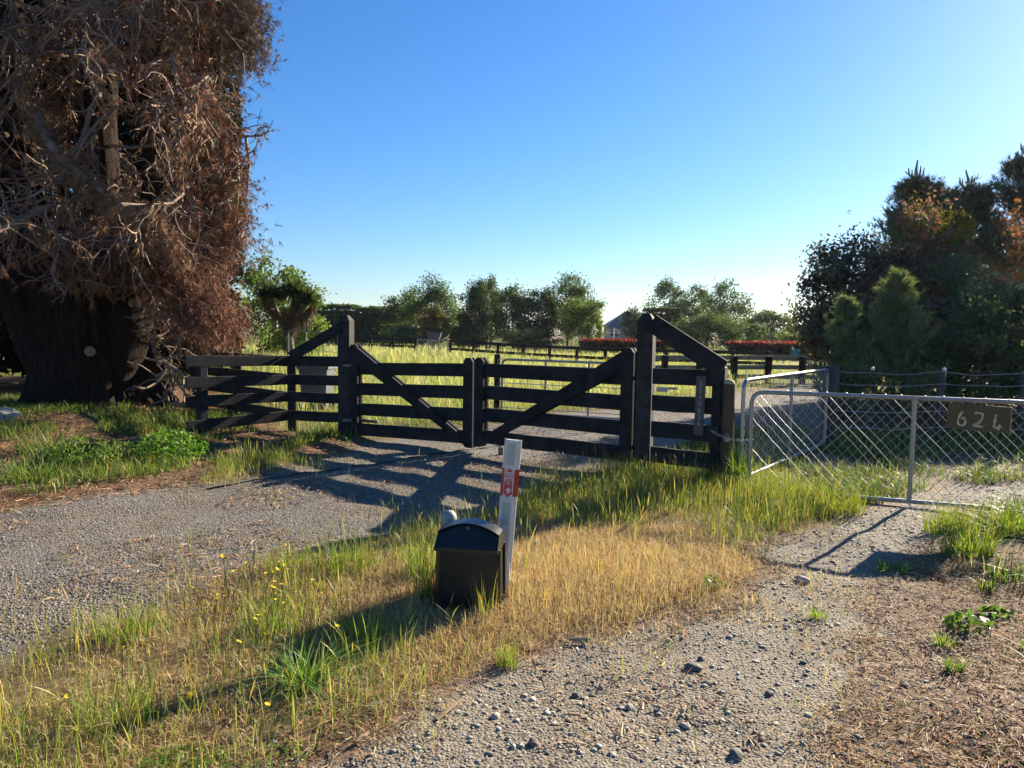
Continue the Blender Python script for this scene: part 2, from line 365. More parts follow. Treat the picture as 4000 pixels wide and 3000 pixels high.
def sdist(x, y, poly):
    """signed distance, positive inside"""
    inside = np.zeros(x.shape, bool); d = np.full(x.shape, 1e9)
    for (x0, y0), (x1, y1) in zip(poly, np.roll(poly, -1, 0)):
        c = (y0 > y) != (y1 > y); inside ^= c & (x < (x1 - x0) * (y - y0) / (y1 - y0 + 1e-12) + x0)
        t = np.clip(((x - x0) * (x1 - x0) + (y - y0) * (y1 - y0)) / ((x1 - x0) ** 2 + (y1 - y0) ** 2), 0, 1)
        d = np.minimum(d, np.hypot(x - x0 - t * (x1 - x0), y - y0 - t * (y1 - y0)))
    return np.where(inside, d, -d)
def zones(x, y):
    q = np.stack([np.ravel(x) * 1.7, np.ravel(y) * 1.7], -1); near_ = np.clip((14 - np.asarray(y)) / 6, 0, 1)
    x, y = x + near_ * .42 * (fbm(q + 3, 4).reshape(np.shape(x)) - .5), y + near_ * .42 * (fbm(q + 61, 4).reshape(np.shape(x)) - .5)
    a, b, c, d = sdist(x, y, D1), sdist(x, y, D2), sdist(x, y, L1), sdist(x, y, L2)
    s = lambda v, k: np.clip(.5 + v / k, 0, 1)
    wl = np.maximum(s(c, .9), s(d, .8) * .78)
    rim = np.exp(-(b / .16) ** 2) * .75 * (b < .1)                  # needles swept to the edge of the track
    return s(a, .7), s(b, .6), np.maximum(wl, rim)
def gz(x, y):
    x, y = np.asarray(x, float), np.asarray(y, float); sh = np.broadcast(x, y).shape
    x, y = np.broadcast_to(x, sh).ravel(), np.broadcast_to(y, sh).ravel(); p = np.stack([x, y], -1)
    z = (fbm(p * .8, 3) - .5) * .07 + (vnoise(p * 4) - .5) * .018
    a, b = sdist(x, y, D1), sdist(x, y, D2)
    z += .035 * np.clip(-np.maximum(a, b) / .5, 0, 1)               # verges sit a little above the gravel
    z += .22 * np.clip((-x - 3.2) / 3, 0, 1) * np.clip((y - 7) / 3, 0, 1) * np.clip((40 - y) / 20, 0, 1)
    z += .25 * np.clip((y - 15) / 10, 0, 1) * np.clip((3 - x) / 8, 0, 1) * np.clip((60 - y) / 20, 0, 1)
    return z.reshape(sh)
def gz1(x, y): return float(gz(np.array([x]), np.array([y]))[0])
def on_ground(x, y, dz=0): return (x, y, gz1(x, y) + dz)
def grow(a, b, first, ratio):
    o = [a]; st = first
    while o[-1] < b: o.append(o[-1] + st); st *= ratio
    return o[1:]
xs = np.array([-v for v in grow(7.5, 3000, .12, 1.28)][::-1] + list(np.arange(-7.5, 7.51, .072)) + grow(7.5, 3000, .12, 1.28))
ys = np.array([-v for v in grow(-1.6, 400, .15, 1.4)][::-1] + list(np.arange(1.6, 13, .065)) + grow(12.95, 4500, .08, 1.12))
X, Y = np.meshgrid(xs, ys); Z = gz(X, Y); nx, ny = len(xs), len(ys)
ii = (np.arange(ny - 1)[:, None] * nx + np.arange(nx - 1)[None]).ravel()
G = mesh_np('ground', np.stack([X, Y, Z], -1).reshape(-1, 3), [np.stack([ii, ii + 1, ii + nx + 1, ii + nx], -1)], M['ground'], smooth=True)
za = G.data.color_attributes.new('Zone', 'FLOAT_COLOR', 'POINT'); zc = np.ones((nx * ny, 4), np.float32)
zc[:, 0], zc[:, 1], zc[:, 2] = [v.ravel() for v in zones(X, Y)]; za.data.foreach_set('color', zc.ravel())
tag(G, 'open ground of gravel tracks, needle litter and rough grass', 'ground', kind='structure')

# ================================================================ timber gateway
def lerp2(a, b, t): return (a[0] + (b[0] - a[0]) * t, a[1] + (b[1] - a[1]) * t)
def post(name, x, y, z1, s, rz, parent, mat, cap=.05, z0=-.3, lean=(0, 0)):
    b = MB(); c, sn = math.cos(rz), math.sin(rz); g = gz1(x, y); ch = .012; a = s / 2
    prof = [(-a, -a + ch), (-a + ch, -a), (a - ch, -a), (a, -a + ch), (a, a - ch), (a - ch, a), (-a + ch, a), (-a, a - ch)]
    lv = [(g + z0, 1), (g + .5, 1), (z1 - cap, 1), (z1, .45)]; V = []; F = []
    for z, k in lv:
        lx, ly = lean[0] * (z - g), lean[1] * (z - g)
        V += [(x + lx + (u * c - v * sn) * k, y + ly + (u * sn + v * c) * k, z) for u, v in prof]
    for q in range(3):
        for i in range(8): j = (i + 1) % 8; F.append((q * 8 + i, q * 8 + j, q * 8 + 8 + j, q * 8 + 8 + i))
    F.append(tuple(24 + i for i in range(8))); b.add(V, F); return b.build(name, mat, parent)
LP, RP, MP = (-2.44, 10.51), (1.47, 7.9), (-.47, 9.33)
BH = .175
def gate(name, label, heel, meet, z_h, z_m, pitch_, top, sgn):
    hx, hy = heel; ln = math.hypot(meet[0] - hx, meet[1] - hy); u = ((meet[0] - hx) / ln, (meet[1] - hy) / ln)
    nrm = (u[1] * sgn, -u[0] * sgn)                               # towards the road
    if nrm[1] > 0: nrm = (-nrm[0], -nrm[1])
    t = thing(name, label, 'gate', (hx, hy, gz1(hx, hy)), 'black timber double gates')
    P = lambda a, z, d: (hx + u[0] * a + nrm[0] * d, hy + u[1] * a + nrm[1] * d, z)
    zb = lambda a: z_h + (z_m - z_h) * a / ln
    for k in range(4):
        b = MB(); b.beam(P(.0, zb(0) + .075 + pitch_ * k, random.uniform(-.002, .002)), P(ln - .004, zb(ln) + .075 + pitch_ * k, random.uniform(-.002, .002)), .038, BH, segs=5, jit=.0018)
        b.build('board', M['black_wood'], t)
    for side in (1, -1):
        d0, d1 = (.0205, .0585) if side > 0 else (-.0585, -.0205); of = 0 if side > 0 else .0
        b = MB(); z1 = zb(0) + top; z0 = zb(0) - .012
        b.prism([(-.01, z0), (.145, z0), (.145, z1 - .03), (.115, z1), (.03, z1), (-.01, z1 - .05)], lambda a, z, d: P(a, z, d), d0, d1)
        b.build('heel_stile', M['black_wood'], t)
        b = MB(); z1 = zb(ln) + .15 + 3 * pitch_ + .035; z0 = zb(ln) - .04
        b.prism([(ln - .15, z0 + .02), (ln - .10, z0 - .02), (ln, z0 - .02), (ln, z1), (ln - .04, z1 + .05), (ln - .11, z1 + .05), (ln - .15, z1)], lambda a, z, d: P(a, z, d), d0, d1)
        b.build('meeting_stile', M['black_wood'], t)
        b = MB(); za, zc_ = zb(0) + top - .045, zb(ln) + .02; sl_ = (zc_ + .06 - za) / (ln - .15 - .147); wv = .185 * math.sqrt(1 + sl_ * sl_)
        e = .002 * side
        b.prism([(.147, za), (.147, za - wv), (ln - .152 - (wv - .12) / -sl_ * 0, zc_ - .04), (ln - .152, zc_ + .06)], lambda a, z, d: P(a, z, d), d0 + e, d1 + e)
        b.build('brace', M['black_wood'], t)
    for z in (.20, .98):
        b = MB(); b.beam(P(-.05, zb(0) + z, -.064), P(.42, zb(0) + z, -.064), .006, .045, ch=.001); b.tube([P(-.05, zb(0) + z - .05, -.06), P(-.05, zb(0) + z + .06, -.06)], .014, 8)
        b.build('strap_hinge', M['hinge'], t)
    return t, P, zb, ln
uL = ((MP[0] - LP[0]), (MP[1] - LP[1])); lL = math.hypot(*uL); hl = (LP[0] + uL[0] / lL * .13, LP[1] + uL[1] / lL * .13)
uR = ((MP[0] - RP[0]), (MP[1] - RP[1])); lR = math.hypot(*uR); hr = (RP[0] + uR[0] / lR * .13, RP[1] + uR[1] / lR * .13)
mL = (MP[0] - uL[0] / lL * .015, MP[1] - uL[1] / lL * .015); mR = (MP[0] - uR[0] / lR * .015, MP[1] - uR[1] / lR * .015)
gateL, PL, zbL, lnL = gate('farm_gate', 'black board gate hung from the post nearer the big pine, brace falling rightward', hl, mL, .055, .115, .295, 1.31, 1)
gateR, PR, zbR, lnR = gate('farm_gate', 'black board gate beside the numbered wing fence, brace rising rightward', hr, mR, .15, .145, .288, 1.27, 1)
b = MB(); q = PR(lnR - .33, 0, -.10); g0 = gz1(q[0], q[1])
b.tube([(q[0], q[1], g0 + .005), (q[0], q[1], g0 + .10)], .035, 12); b.tube([(q[0], q[1], g0 + .10), (q[0], q[1], .20)], .012, 8)
tag(b.build('drop_bolt', M['hinge'], gateR), 'dark steel drop bolt under the gate')
b = MB(); q = PR(lnR - .07, zbR(lnR) + .72, -.07); b.tube([Vector(q) + Vector((.05 * math.cos(a), .01, .05 * math.sin(a))) for a in np.linspace(0, 2 * PI, 12)], .007, 6); b.build('latch_ring', M['galv'], gateR)

def board_run(parent, a, b_, tops, off, w=.036, h=.148, name='board', mat='black_wood', over=0):
    dx, dy = b_[0] - a[0], b_[1] - a[1]; l = math.hypot(dx, dy); n = (dy / l, -dx / l)
    if n[1] > 0: n = (-n[0], -n[1])
    for (t0, t1) in tops:
        m = MB(); m.beam((a[0] + n[0] * off, a[1] + n[1] * off, t0 - h / 2), (b_[0] + dx / l * over + n[0] * off, b_[1] + dy / l * over + n[1] * off, t1 - h / 2), w, h, segs=5, jit=.002)
        m.build(name, M[mat], parent)
    return n
# wing on the pine side
KP, EP = (-3.32, 10.62), (-4.30, 9.42)
wl = thing('wing_fence', 'black board wing fence with a kink between the gate post and the big pine', 'fence', on_ground(*LP))
post('gate_post', LP[0], LP[1], 1.78, .18, math.radians(-14), wl, M['post_wood'], .07, lean=(.004, 0))
mt = MB(); mt.box((LP[0] + .007, LP[1], 1.7835), (.075, .075, .005), math.radians(-14), .001); mt.build('post_cap', M['moss_top'], wl)
post('post', KP[0] + .02, KP[1] + .10, 1.15, .12, .4, wl, M['black_wood'], .02)
post('post', EP[0] + .13, EP[1] + .2, 1.17, .12, .9, wl, M['black_wood'], .02)
TOPS = [(1.185, 1.18), (.905, .905), (.643, .65), (.368, .37)]
board_run(wl, (LP[0] - .10, LP[1] - .02), KP, TOPS, .02)
board_run(wl, (KP[0] - .006, KP[1] - .004), EP, [(1.18, 1.215), (.905, .93), (.65, .675), (.37, .345)], .02)
m = MB(); m.beam((LP[0] - .06, LP[1] - .10, 1.60), (KP[0] + .06, KP[1] - .06, 1.17), .04, .15); m.build('brace', M['black_wood'], wl)
for z in (.26, 1.06):
    m = MB(); m.beam((LP[0] - .02, LP[1] - .125, z), (LP[0] + .13, LP[1] - .11, z), .03, .035, ch=.004); m.tube([(LP[0] + .12, LP[1] - .125, z - .02), (LP[0] + .12, LP[1] - .125, z + .05)], .014, 8); m.build('gudgeon', M['hinge'], wl)
# boards running off behind the pine
bf = thing('board_fence', 'dark board fence running back from the wing towards the pine branches', 'fence', on_ground(-3.4, 10.8))
B0, B1 = (-3.40, 10.82), (-5.9, 13.0)
board_run(bf, B0, B1, [(1.16, 1.17), (.90, .90), (.63, .64), (.36, .37)], .02)
for t_ in (.5, .97): q = lerp2(B0, B1, t_); post('post', q[0] + .06, q[1] + .07, 1.12, .11, .5, bf, M['black_wood'], .02)
# wing with the number
WE = (2.13, 7.50)
wr = thing('wing_fence', 'black board wing fence carrying a vertical number plate', 'fence', on_ground(*RP))
post('gate_post', RP[0], RP[1], 1.80, .175, math.radians(-24), wr, M['post_wood'], .07)
post('end_post', WE[0] + .05, WE[1] + .02, 1.27, .13, math.radians(-30), wr, M['black_wood'], .03)
board_run(wr, (RP[0] + .09, RP[1] - .06), (WE[0] + .06, WE[1] - .035), [(1.21, 1.215), (.92, .92), (.632, .634), (.352, .345)], .055, h=.172)
m = MB(); m.beam((RP[0] + .02, RP[1] - .16, 1.70), (WE[0] + .045, WE[1] - .10, 1.225), .04, .195); m.build('brace', M['black_wood'], wr)
m = MB(); dw = Vector((WE[0] - RP[0], WE[1] - RP[1], 0)).normalized(); nw = Vector((dw.y, -dw.x, 0))
pc = Vector((1.985, 7.50, 0)) + nw * .055
m.beam(pc + Vector((0, 0, .53)), pc + Vector((.012, 0, 1.15)), .10, .006, up=nw, ch=.001)
plate = m.build('number_plate', M['plate'], wr)
def text_mesh(s, size, name, mat, parent, mx, sx=1.0, ext=.0006):
    cu = bpy.data.curves.new('t', 'FONT'); cu.body = s; cu.size = size; cu.align_x = 'CENTER'; cu.align_y = 'CENTER'; cu.extrude = ext; cu.resolution_u = 3
    o = bpy.data.objects.new('t', cu); COL.objects.link(o); bpy.context.view_layer.update()
    me = bpy.data.meshes.new_from_object(o.evaluated_get(bpy.context.evaluated_depsgraph_get()))
    bpy.data.objects.remove(o); me.transform(mx @ Matrix.Scale(sx, 4, (1, 0, 0))); me.transform(Matrix.Translation(-ORG[parent])); me.name = name
    me.materials.clear(); me.materials.append(mat); q = bpy.data.objects.new(name, me); COL.objects.link(q); q.parent = parent; ORG[q] = ORG[parent]; return q
def frame(o, r, u):
    r, u = Vector(r).normalized(), Vector(u).normalized(); n = r.cross(u)
    return Matrix(((r.x, u.x, n.x, o[0]), (r.y, u.y, n.y, o[1]), (r.z, u.z, n.z, o[2]), (0, 0, 0, 1)))
for k, ch in enumerate('3510626'):
    z = 1.065 - k * .0685; o = pc + Vector((.012 * (z - .53) / .6, 0, z)) + nw * .005
    text_mesh(ch, .076, 'digit', M['digit_grey'], plate, frame(o, dw, (0, 0, 1)))
m = MB(); m.tube([(RP[0] + .12, RP[1] - .17, 1.0), (RP[0] + .30, RP[1] - .24, 1.0)], .012, 8); m.box((RP[0] + .15, RP[1] - .19, .985), (.12, .05, .05), -.5); m.build('slide_bolt', M['galv'], wr)
# round timber post
RX, RY = 2.25, 7.42
t = thing('round_post', 'short round timber post with pale rounded top beside the numbered wing', 'post', on_ground(RX, RY))
m = MB(); m.lathe([(.066, -.3), (.066, .5), (.064, 1.02), (.060, 1.055)], on_ground(RX, RY), 18); m.build('shaft', M['round_wood'], t, True)
m = MB(); m.lathe([(.060, 1.055), (.052, 1.08), (.03, 1.095), (0, 1.10)], on_ground(RX, RY), 18); m.build('top', M['sign_edge'], t, True)

# ================================================================ pipe and mesh gates
def rounded(pts, r, n=5):
    """round the inner corners of a polyline"""
    pts = [Vector(p) for p in pts]; out = [pts[0]]
    for a, b_, c in zip(pts, pts[1:], pts[2:]):
        d0, d1 = (a - b_).normalized(), (c - b_).normalized(); p, q_ = b_ + d0 * r, b_ + d1 * r
        for k in range(n + 1): t = k / n; out.append(p * (1 - t) ** 2 + b_ * 2 * t * (1 - t) + q_ * t * t)
    return out + [pts[-1]]
def pipe_gate(label, a, b_, z0, z1, stays, pitch_=.092, r=.021, mesh=True, wr_=.0020, clips=True, corner=.12):
    a, b_ = Vector((*a, 0)), Vector((*b_, 0)); d = b_ - a; L = d.length; u = d / L; n = Vector((u.y, -u.x, 0))
    if n.y > 0: n = -n
    t = thing('pipe_gate', label, 'gate', on_ground(a.x, a.y)); P = lambda s, z, o=0: a + u * s + n * o + Vector((0, 0, z))
    m = MB(); loop = rounded([P(L / 2, z0), P(0, z0), P(0, z1), P(L, z1), P(L, z0), P(L / 2, z0)], corner); m.tube(loop, r, 10, False); fr = m.build('frame', M['galv'], t, True)
    for s in stays: m = MB(); m.tube([P(s, z0), P(s, z1)], r * .95, 10, False); m.build('stay', M['galv'], t, True)
    if mesh:
        hh = z1 - z0; k0 = -int(hh / pitch_) - 1; paths = []
        for k in range(k0, int(L / pitch_) + 1):
            for sg in (1, -1):
                s0 = k * pitch_ + (0 if sg > 0 else hh)          # both families share the same feet so crossings line up
                S = 23; zz = np.linspace(0, hh, S); ss = (k * pitch_ + zz * .92) if sg > 0 else ((k + .5) * pitch_ + hh * .92 - zz * .92)
                ok = (ss >= -.001) & (ss <= L + .001)
                if ok.sum() < 2: continue
                ss, zz = np.clip(ss, 0, L), zz
                ss, zz = ss[ok], zz[ok]; q = np.linspace(0, len(ss) - 1, 14); ss, zz = np.interp(q, range(len(ss)), ss), np.interp(q, range(len(zz)), zz)
                wob = .004 * np.sin(zz / pitch_ * 2 * PI) * sg; bul = .018 * np.sin(PI * ss / L) * np.sin(PI * zz / hh)
                paths.append(np.array([P(s_ + w_, z0 + z_, .004 * sg + bl) for s_, z_, w_, bl in zip(ss, zz, wob, bul)]))
        Vt, Q = tubes(np.array(paths), np.full((len(paths), 14), wr_), 3)
        tag(mesh_np('chain_link', Vt, [Q], M['wire'], t, smooth=True), kind='stuff')
    if clips:
        for s in np.arange(.35, L, .165):
            s += random.uniform(-.02, .02); m = MB(); c = [P(s, z1, 0) + n * (math.cos(q) * .027) + Vector((0, 0, math.sin(q) * .027)) for q in np.linspace(-.6, PI + .9, 9)]
            m.tube(c, .0035, 5); m.build('clip', M['galv'], t)
    return t, P
mg, PM = pipe_gate('galvanised mesh gate across the right track, hung with a house number board', (2.39, 7.12), (5.05, 6.18), .045, 1.02, [1.435])
pipe_gate('galvanised mesh gate standing open behind the numbered gate, running back to the wire fence', (2.37, 7.32), (4.32, 9.82), .10, 1.12, [1.6], clips=False, wr_=.0018)
# 624 board
t = thing('number_board', 'brown timber board with 624 brushed in cream, hung on the mesh gate', 'sign', PM(1.95, .74, .03))
uM = (PM(1, 0) - PM(0, 0)); nM = PM(0, 0, 1) - PM(0, 0)
s0, s1 = 1.70, 2.19; zc0 = .865
m = MB(); m.beam(PM(s0, zc0 + .012, .035), PM(s1, zc0 - .008, .035), .018, .235, ch=.003); bd = m.build('board', M['sign_wood'], t)
m = MB(); m.beam(PM(s1 + .0005, zc0 - .008, .035), PM(s1 + .008, zc0 - .008, .035), .0185, .235, ch=.002); m.build('end_grain', M['sign_edge'], t)
STK = {'6': [[(.62, .95), (.40, .70), (.28, .40), (.30, .22), (.45, .10), (.70, .10), (.86, .25), (.84, .45), (.68, .56), (.50, .52)]],
       '2': [[(.15, .92), (.45, .94), (.75, .90), (.82, .75), (.72, .50), (.45, .28), (.12, .18), (.30, .12), (.90, .08)]],
       '4': [[(.45, .92), (.40, .60), (.36, .30), (.38, .12), (.60, .10), (.98, .17)], [(.78, .32), (.72, .12), (.66, -.06)]]}
for k, ch in enumerate('624'):
    m = MB()
    for st in STK[ch]:
        pts = spline([(x, y, 0) for x, y in st], 26); pts = [(s0 + .055 + k * .138 + x * .10, zc0 - .085 - k * .004 + y * .145) for x, y, _ in pts]
        V = []; F = []
        for i, (sx, z) in enumerate(pts):
            a_, c_ = pts[max(i - 1, 0)], pts[min(i + 1, 25)]; dx, dz = c_[0] - a_[0], c_[1] - a_[1]; l = math.hypot(dx, dz) or 1; wd = .0085 * (1 + .25 * math.sin(i * .9 + k)) * (.7 if i in (0, 25) else 1)
            of = .0462 + .0012 * STK[ch].index(st)
            V += [PM(sx - dz / l * wd, z + dx / l * wd, of), PM(sx + dz / l * wd, z - dx / l * wd, of)]
            if i: F.append((2 * i - 2, 2 * i - 1, 2 * i + 1, 2 * i))
        m.add(V, F)
    m.build('digit', M['sign_paint'], bd)
# chain and padlock between round post and mesh gate
t = thing('chain', 'steel chain looped from the round post to the mesh gate', 'chain', (2.25, 7.36, .55))
ca, cb = Vector((2.05, 7.36, .60)), Vector((2.41, 7.10, .55)); nl = 15
for k in range(nl):
    f = (k + .5) / nl; c = ca.lerp(cb, f) + Vector((0, 0, -.05 * math.sin(PI * f))); d = (cb - ca).normalized(); up = Vector((0, 0, 1)) if k % 2 else Vector((0, 0, 1)).cross(d).normalized()
    m = MB(); m.tube([c + d * (.020 * math.cos(q)) + up * (.010 * math.sin(q)) for q in np.linspace(0, 2 * PI, 10)], .0036, 5, False); m.build('link', M['galv'], t)
m = MB(); m.box((2.22, 7.335, .505), (.05, .022, .045)); pl_ = m.build('padlock', M['galv'], t)
m = MB(); m.tube([Vector((2.22 + .017 * math.cos(q), 7.335, .53 + .03 * math.sin(q))) for q in np.linspace(0, PI, 8)], .005, 6); m.build('shackle', M['galv'], pl_)

# ================================================================ pillar box and marker post
BX, BY = -.248, 3.94; RZ = math.radians(-9)
g0 = gz1(BX, BY)
cz, sz = math.cos(RZ), math.sin(RZ)
def bp(u, d, z): return (BX + u * cz - d * sz, BY + u * sz + d * cz, g0 + z)   # u across, d depth (0 = front)
t = thing('pillar_box', 'squat black plastic cable pillar with an arched lid in the dry grass', 'utility box', (BX, BY, g0))
m = MB(); W, Dp = .178, .25
out = [(-W, .03), (-W + .03, 0), (W - .03, 0), (W, .03), (W, Dp - .03), (W - .03, Dp), (-W + .03, Dp), (-W, Dp - .03)]
V = []; F = []
for z, k in ((-.1, 1.03), (.0, 1.03), (.335, 1.0), (.35, .985)):
    V += [bp(u * k, Dp / 2 + (d - Dp / 2) * k, z) for u, d in out]
for q in range(3):
    for i in range(8): j = (i + 1) % 8; F.append((q * 8 + i, q * 8 + j, q * 8 + 8 + j, q * 8 + 8 + i))
F.append(tuple(24 + i for i in range(8))); m.add(V, F); m.build('body', M['black_plastic'], t)
def arch(u, lo, hi): return lo + (hi - lo) * (1 - (u / .19) ** 2)
m = MB(); V = []; F = []; us = np.linspace(-.188, .188, 17)
for u in us:                                   # lid: lip, sloping panel, arched roof, back
    zt = arch(u, .415, .475); V += [bp(u * .975, -.004, .325), bp(u * .97, -.003, .345), bp(u * .955, .062, .345 + (zt - .345) * .80), bp(u * .95, .074, zt - .012), bp(u * .955, .060, zt), bp(u * .97, .17, zt + .004), bp(u * .98, Dp + .004, zt - .05), bp(u * .98, Dp + .004, .325)]
for k in range(16):
    for i in range(7): F.append((k * 8 + i, k * 8 + i + 1, k * 8 + 9 + i, k * 8 + 8 + i))
F.append(tuple(range(7, -1, -1))); F.append(tuple(16 * 8 + i for i in range(8))); m.add(V, F); lid = m.build('lid', M['black_lid'], t)
m = MB(); m.tube([bp(0, .066, .452), bp(0, .052, .450)], .010, 10); m.build('lock', M['hinge'], lid)
for u in (.186,):
    for d in (.045, .205): m = MB(); m.beam(bp(u, d, .0), bp(u - .004, d, .335), .022, .02, up=(sz, -cz, 0), ch=.004); m.build('side_rib', M['black_plastic'], t)
CX, CY = -.372, 4.27; t = thing('conduit', 'grey round-capped conduit standing behind the black pillar box', 'pipe', on_ground(CX, CY))
m = MB(); m.lathe([(.045, -.1), (.045, .40), (.050, .405), (.050, .43), (.044, .455), (.03, .472), (0, .48)], on_ground(CX, CY), 18); m.build('pipe', M['pale_pipe'], t, True)
# marker
MX, MY = -.060, 4.22; g0m = gz1(MX, MY) - .045; LEAN = Vector((.070, .0, 1)).normalized()
t = thing('marker_post', 'leaning white marker post with red bands and a buried cable warning', 'marker post', (MX, MY, g0m))
rr = (Vector((1, -.22, 0)) - LEAN * Vector((1, -.22, 0)).dot(LEAN)).normalized(); ff = rr.cross(LEAN)          # ff points to the camera
def mp(u, z, d): return Vector((MX, MY, g0m)) + rr * u + LEAN * z + ff * d
XS = [(-.052, -.020), (-.030, .012), (.030, .012), (.052, -.020), (.052, -.026), (.029, .006), (-.029, .006), (-.052, -.026)]   # bent-plate section
m = MB(); V = []; F = []
for z in (-.15, .3, .7, .975): V += [mp(u, z, d) for u, d in XS]
for k in range(3):
    for i in range(8): j = (i + 1) % 8; F.append((k * 8 + i, k * 8 + j, k * 8 + 8 + j, k * 8 + 8 + i))
F.append(tuple(range(7, -1, -1))); F.append(tuple(24 + i for i in range(8))); m.add(V, F); body = m.build('shaft', M['white_paint'], t)
for z0_, z1_ in ((.825, .955), (.46, .60)):
    m = MB(); m.prism([(-.024, z0_), (.022, z0_), (.022, z1_), (-.024, z1_)], lambda u, z, d: mp(u, z, d), .0125, .0145); m.build('reflector', M['reflector'], t)
for sgn in (-1, 1):
    m = MB(); q0, q1 = Vector((.0525 * sgn, -.0195)), Vector((.0305 * sgn, .0125)); nn = Vector((.82 * sgn, .57)) * .0016
    m.add([mp(q.x + nn.x * e, z, q.y + nn.y * e) for e in (0, 1) for q, z in ((q0, .635), (q1, .635), (q1, .80), (q0, .80))], [(0, 1, 2, 3), (4, 5, 6, 7), (0, 1, 5, 4), (1, 2, 6, 5), (2, 3, 7, 6), (3, 0, 4, 7)]); m.build('red_band', M['red_band'], t)
m = MB(); m.prism([(-.023, .775), (.025, .775), (.025, .772), (-.023, .772)], lambda u, z, d: mp(u, z, d), .0125, .0136)
m.prism([(-.022, .742), (.022, .742), (.022, .657), (.028, .657), (.0, .628), (-.028, .657), (-.022, .657)], lambda u, z, d: mp(u, z, d), .0125, .0136); lab = m.build('warning_label', M['red_print'], t)
m = MB(); m.prism([(.004, .692), (-.019, .670), (-.003, .671), (-.006, .648), (.018, .674), (.002, .673)], lambda u, z, d: mp(u, z, d), .0138, .0143); m.build('lightning_bolt', M['white_print'], lab)
text_mesh('DANGER', .0215, 'lettering', M['red_print'], lab, frame(mp(0, .756, .0132), rr, LEAN), .62)
for s_, z, sz_ in (('LIVE CABLE', .734, .0125), ('BURIED', .7215, .012), ('HERE', .7095, .012)): text_mesh(s_, sz_, 'lettering', M['white_print'], lab, frame(mp(0, z, .0142), rr, LEAN), .72)
m = MB(); m.prism([(-.016, .783), (.016, .783), (.016, .795), (-.016, .795)], lambda u, z, d: mp(u, z, d), .0125, .0134)
m.prism([(.007 * math.cos(q), .7962 + .009 * math.sin(q)) for q in np.linspace(0, PI, 8)], lambda u, z, d: mp(u, z, d), .0125, .0134); m.build('emblem', M['red_print'], lab)
# cable across the drive
cp = [(-3.0, 6.98), (-2.44, 7.53), (-1.95, 8.05), (-1.51, 8.47), (-1.0, 9.05), (-.5, 9.52), (-.1, 9.9)]
pth = spline([(x, y, 0) for x, y in cp], 40); m = MB(); m.tube([(x, y, gz1(x, y) + .004 + .006 * math.sin(i * 1.7)) for i, (x, y, _) in enumerate(pth)], .011, 7)
tag(m.build('cable', M['black_plastic'], None, True, origin=(-2.44, 7.53, 0)), 'thin dark cable lying across the gravel drive before the gates', 'cable')

# ================================================================ fences and gates in the paddock
def rail_fence(name, label, a, b_, n_posts, tops, h, w, mat, ptop, ps, group=None, postmat=None, off=.07):
    t = thing(name, label, 'fence', on_ground(*a)); 
    for k in range(n_posts):
        q = lerp2(a, b_, k / (n_posts - 1)); post('post', q[0], q[1], gz1(*q) + ptop, ps, .1, t, M[postmat or mat], .02)
    for tp in tops:
        for k in range(0, n_posts - 1, 2):
            q0, q1 = lerp2(a, b_, k / (n_posts - 1)), lerp2(a, b_, min(k + 2, n_posts - 1) / (n_posts - 1)); m = MB()
            e = random.gauss(0, .008); m.beam((q0[0], q0[1] - off, gz1(*q0) + tp - h / 2 + e), (q1[0] - .01, q1[1] - off, gz1(*q1) + tp - h / 2 + e), w, h); m.build('rail', M[mat], t)
    return t
rail_fence('rail_fence', 'long black rail fence along the far edge of the meadow', (-9.5, 37), (-4.75, 35.2), 5, (.86, .5), .13, .04, 'black_wood', .88, .13)
rail_fence('rail_fence', 'black rail fence right of the small mesh gate at the far edge of the meadow', (-3.0, 34.6), (9.8, 27.5), 12, (.88, .5), .13, .04, 'black_wood', .90, .13)
rail_fence('rail_fence', 'weathered grey three rail fence past the numbered wing', (3.6, 22.0), (10.2, 22.6), 7, (.86, .56, .27), .14, .05, 'grey_wood', .86, .17, postmat='black_wood', off=-.12)
def small_gate(label, a, b_, z1, y0=.12, mesh=False):
    a_, b2 = Vector((*a, gz1(*a))), Vector((*b_, gz1(*b_))); t = thing('pipe_gate', label, 'gate', a_)
    m = MB(); Z = lambda p, z: p + Vector((0, 0, z)); m.tube(rounded([Z(a_, y0), Z(a_, z1), Z(b2, z1), Z(b2, y0), Z(a_, y0)], .12), .022, 8, False); m.build('frame', M['galv'], t, True)
    for f in (.36, .70): p = a_.lerp(b2, f); m = MB(); m.tube([Z(p, y0), Z(p, z1)], .02, 8, False); m.build('stay', M['galv'], t, True)
    for z in ((.4, .62, .84) if not mesh else np.arange(.2, z1 - .05, .11)): m = MB(); m.tube([Z(a_, z), Z(b2, z)], .008, 6, False); m.build('bar', M['wire'], t)
    return t
small_gate('grey pipe gate standing in the long meadow grass behind the right gate leaf', (-.18, 12.85), (1.95, 12.0), 1.06, mesh=True)
t = thing('timber_post', 'dark square post with a ring latch behind the meeting point of the gates', 'post', on_ground(-.27, 12.95)); post('shaft', -.27, 12.95, 1.17, .10, .2, t, M['black_wood'], .01)
m = MB(); m.tube([Vector((-.21 + .045 * math.cos(q), 12.86, 1.04 + .06 * math.sin(q))) for q in np.linspace(0, 2 * PI, 12)], .010, 6); m.build('ring_latch', M['galv'], t)
small_gate('grey pipe gate half hidden by meadow grass beyond the pine side wing', (-6.3, 20.2), (-4.85, 20.0), 1.13)
t = thing('timber_post', 'pale timber post beside the meadow pipe gate beyond the pine side wing', 'post', on_ground(-4.74, 20)); post('shaft', -4.74, 20.0, gz1(-4.74, 20) + 1.12, .09, .2, t, M['grey_wood'], .01)
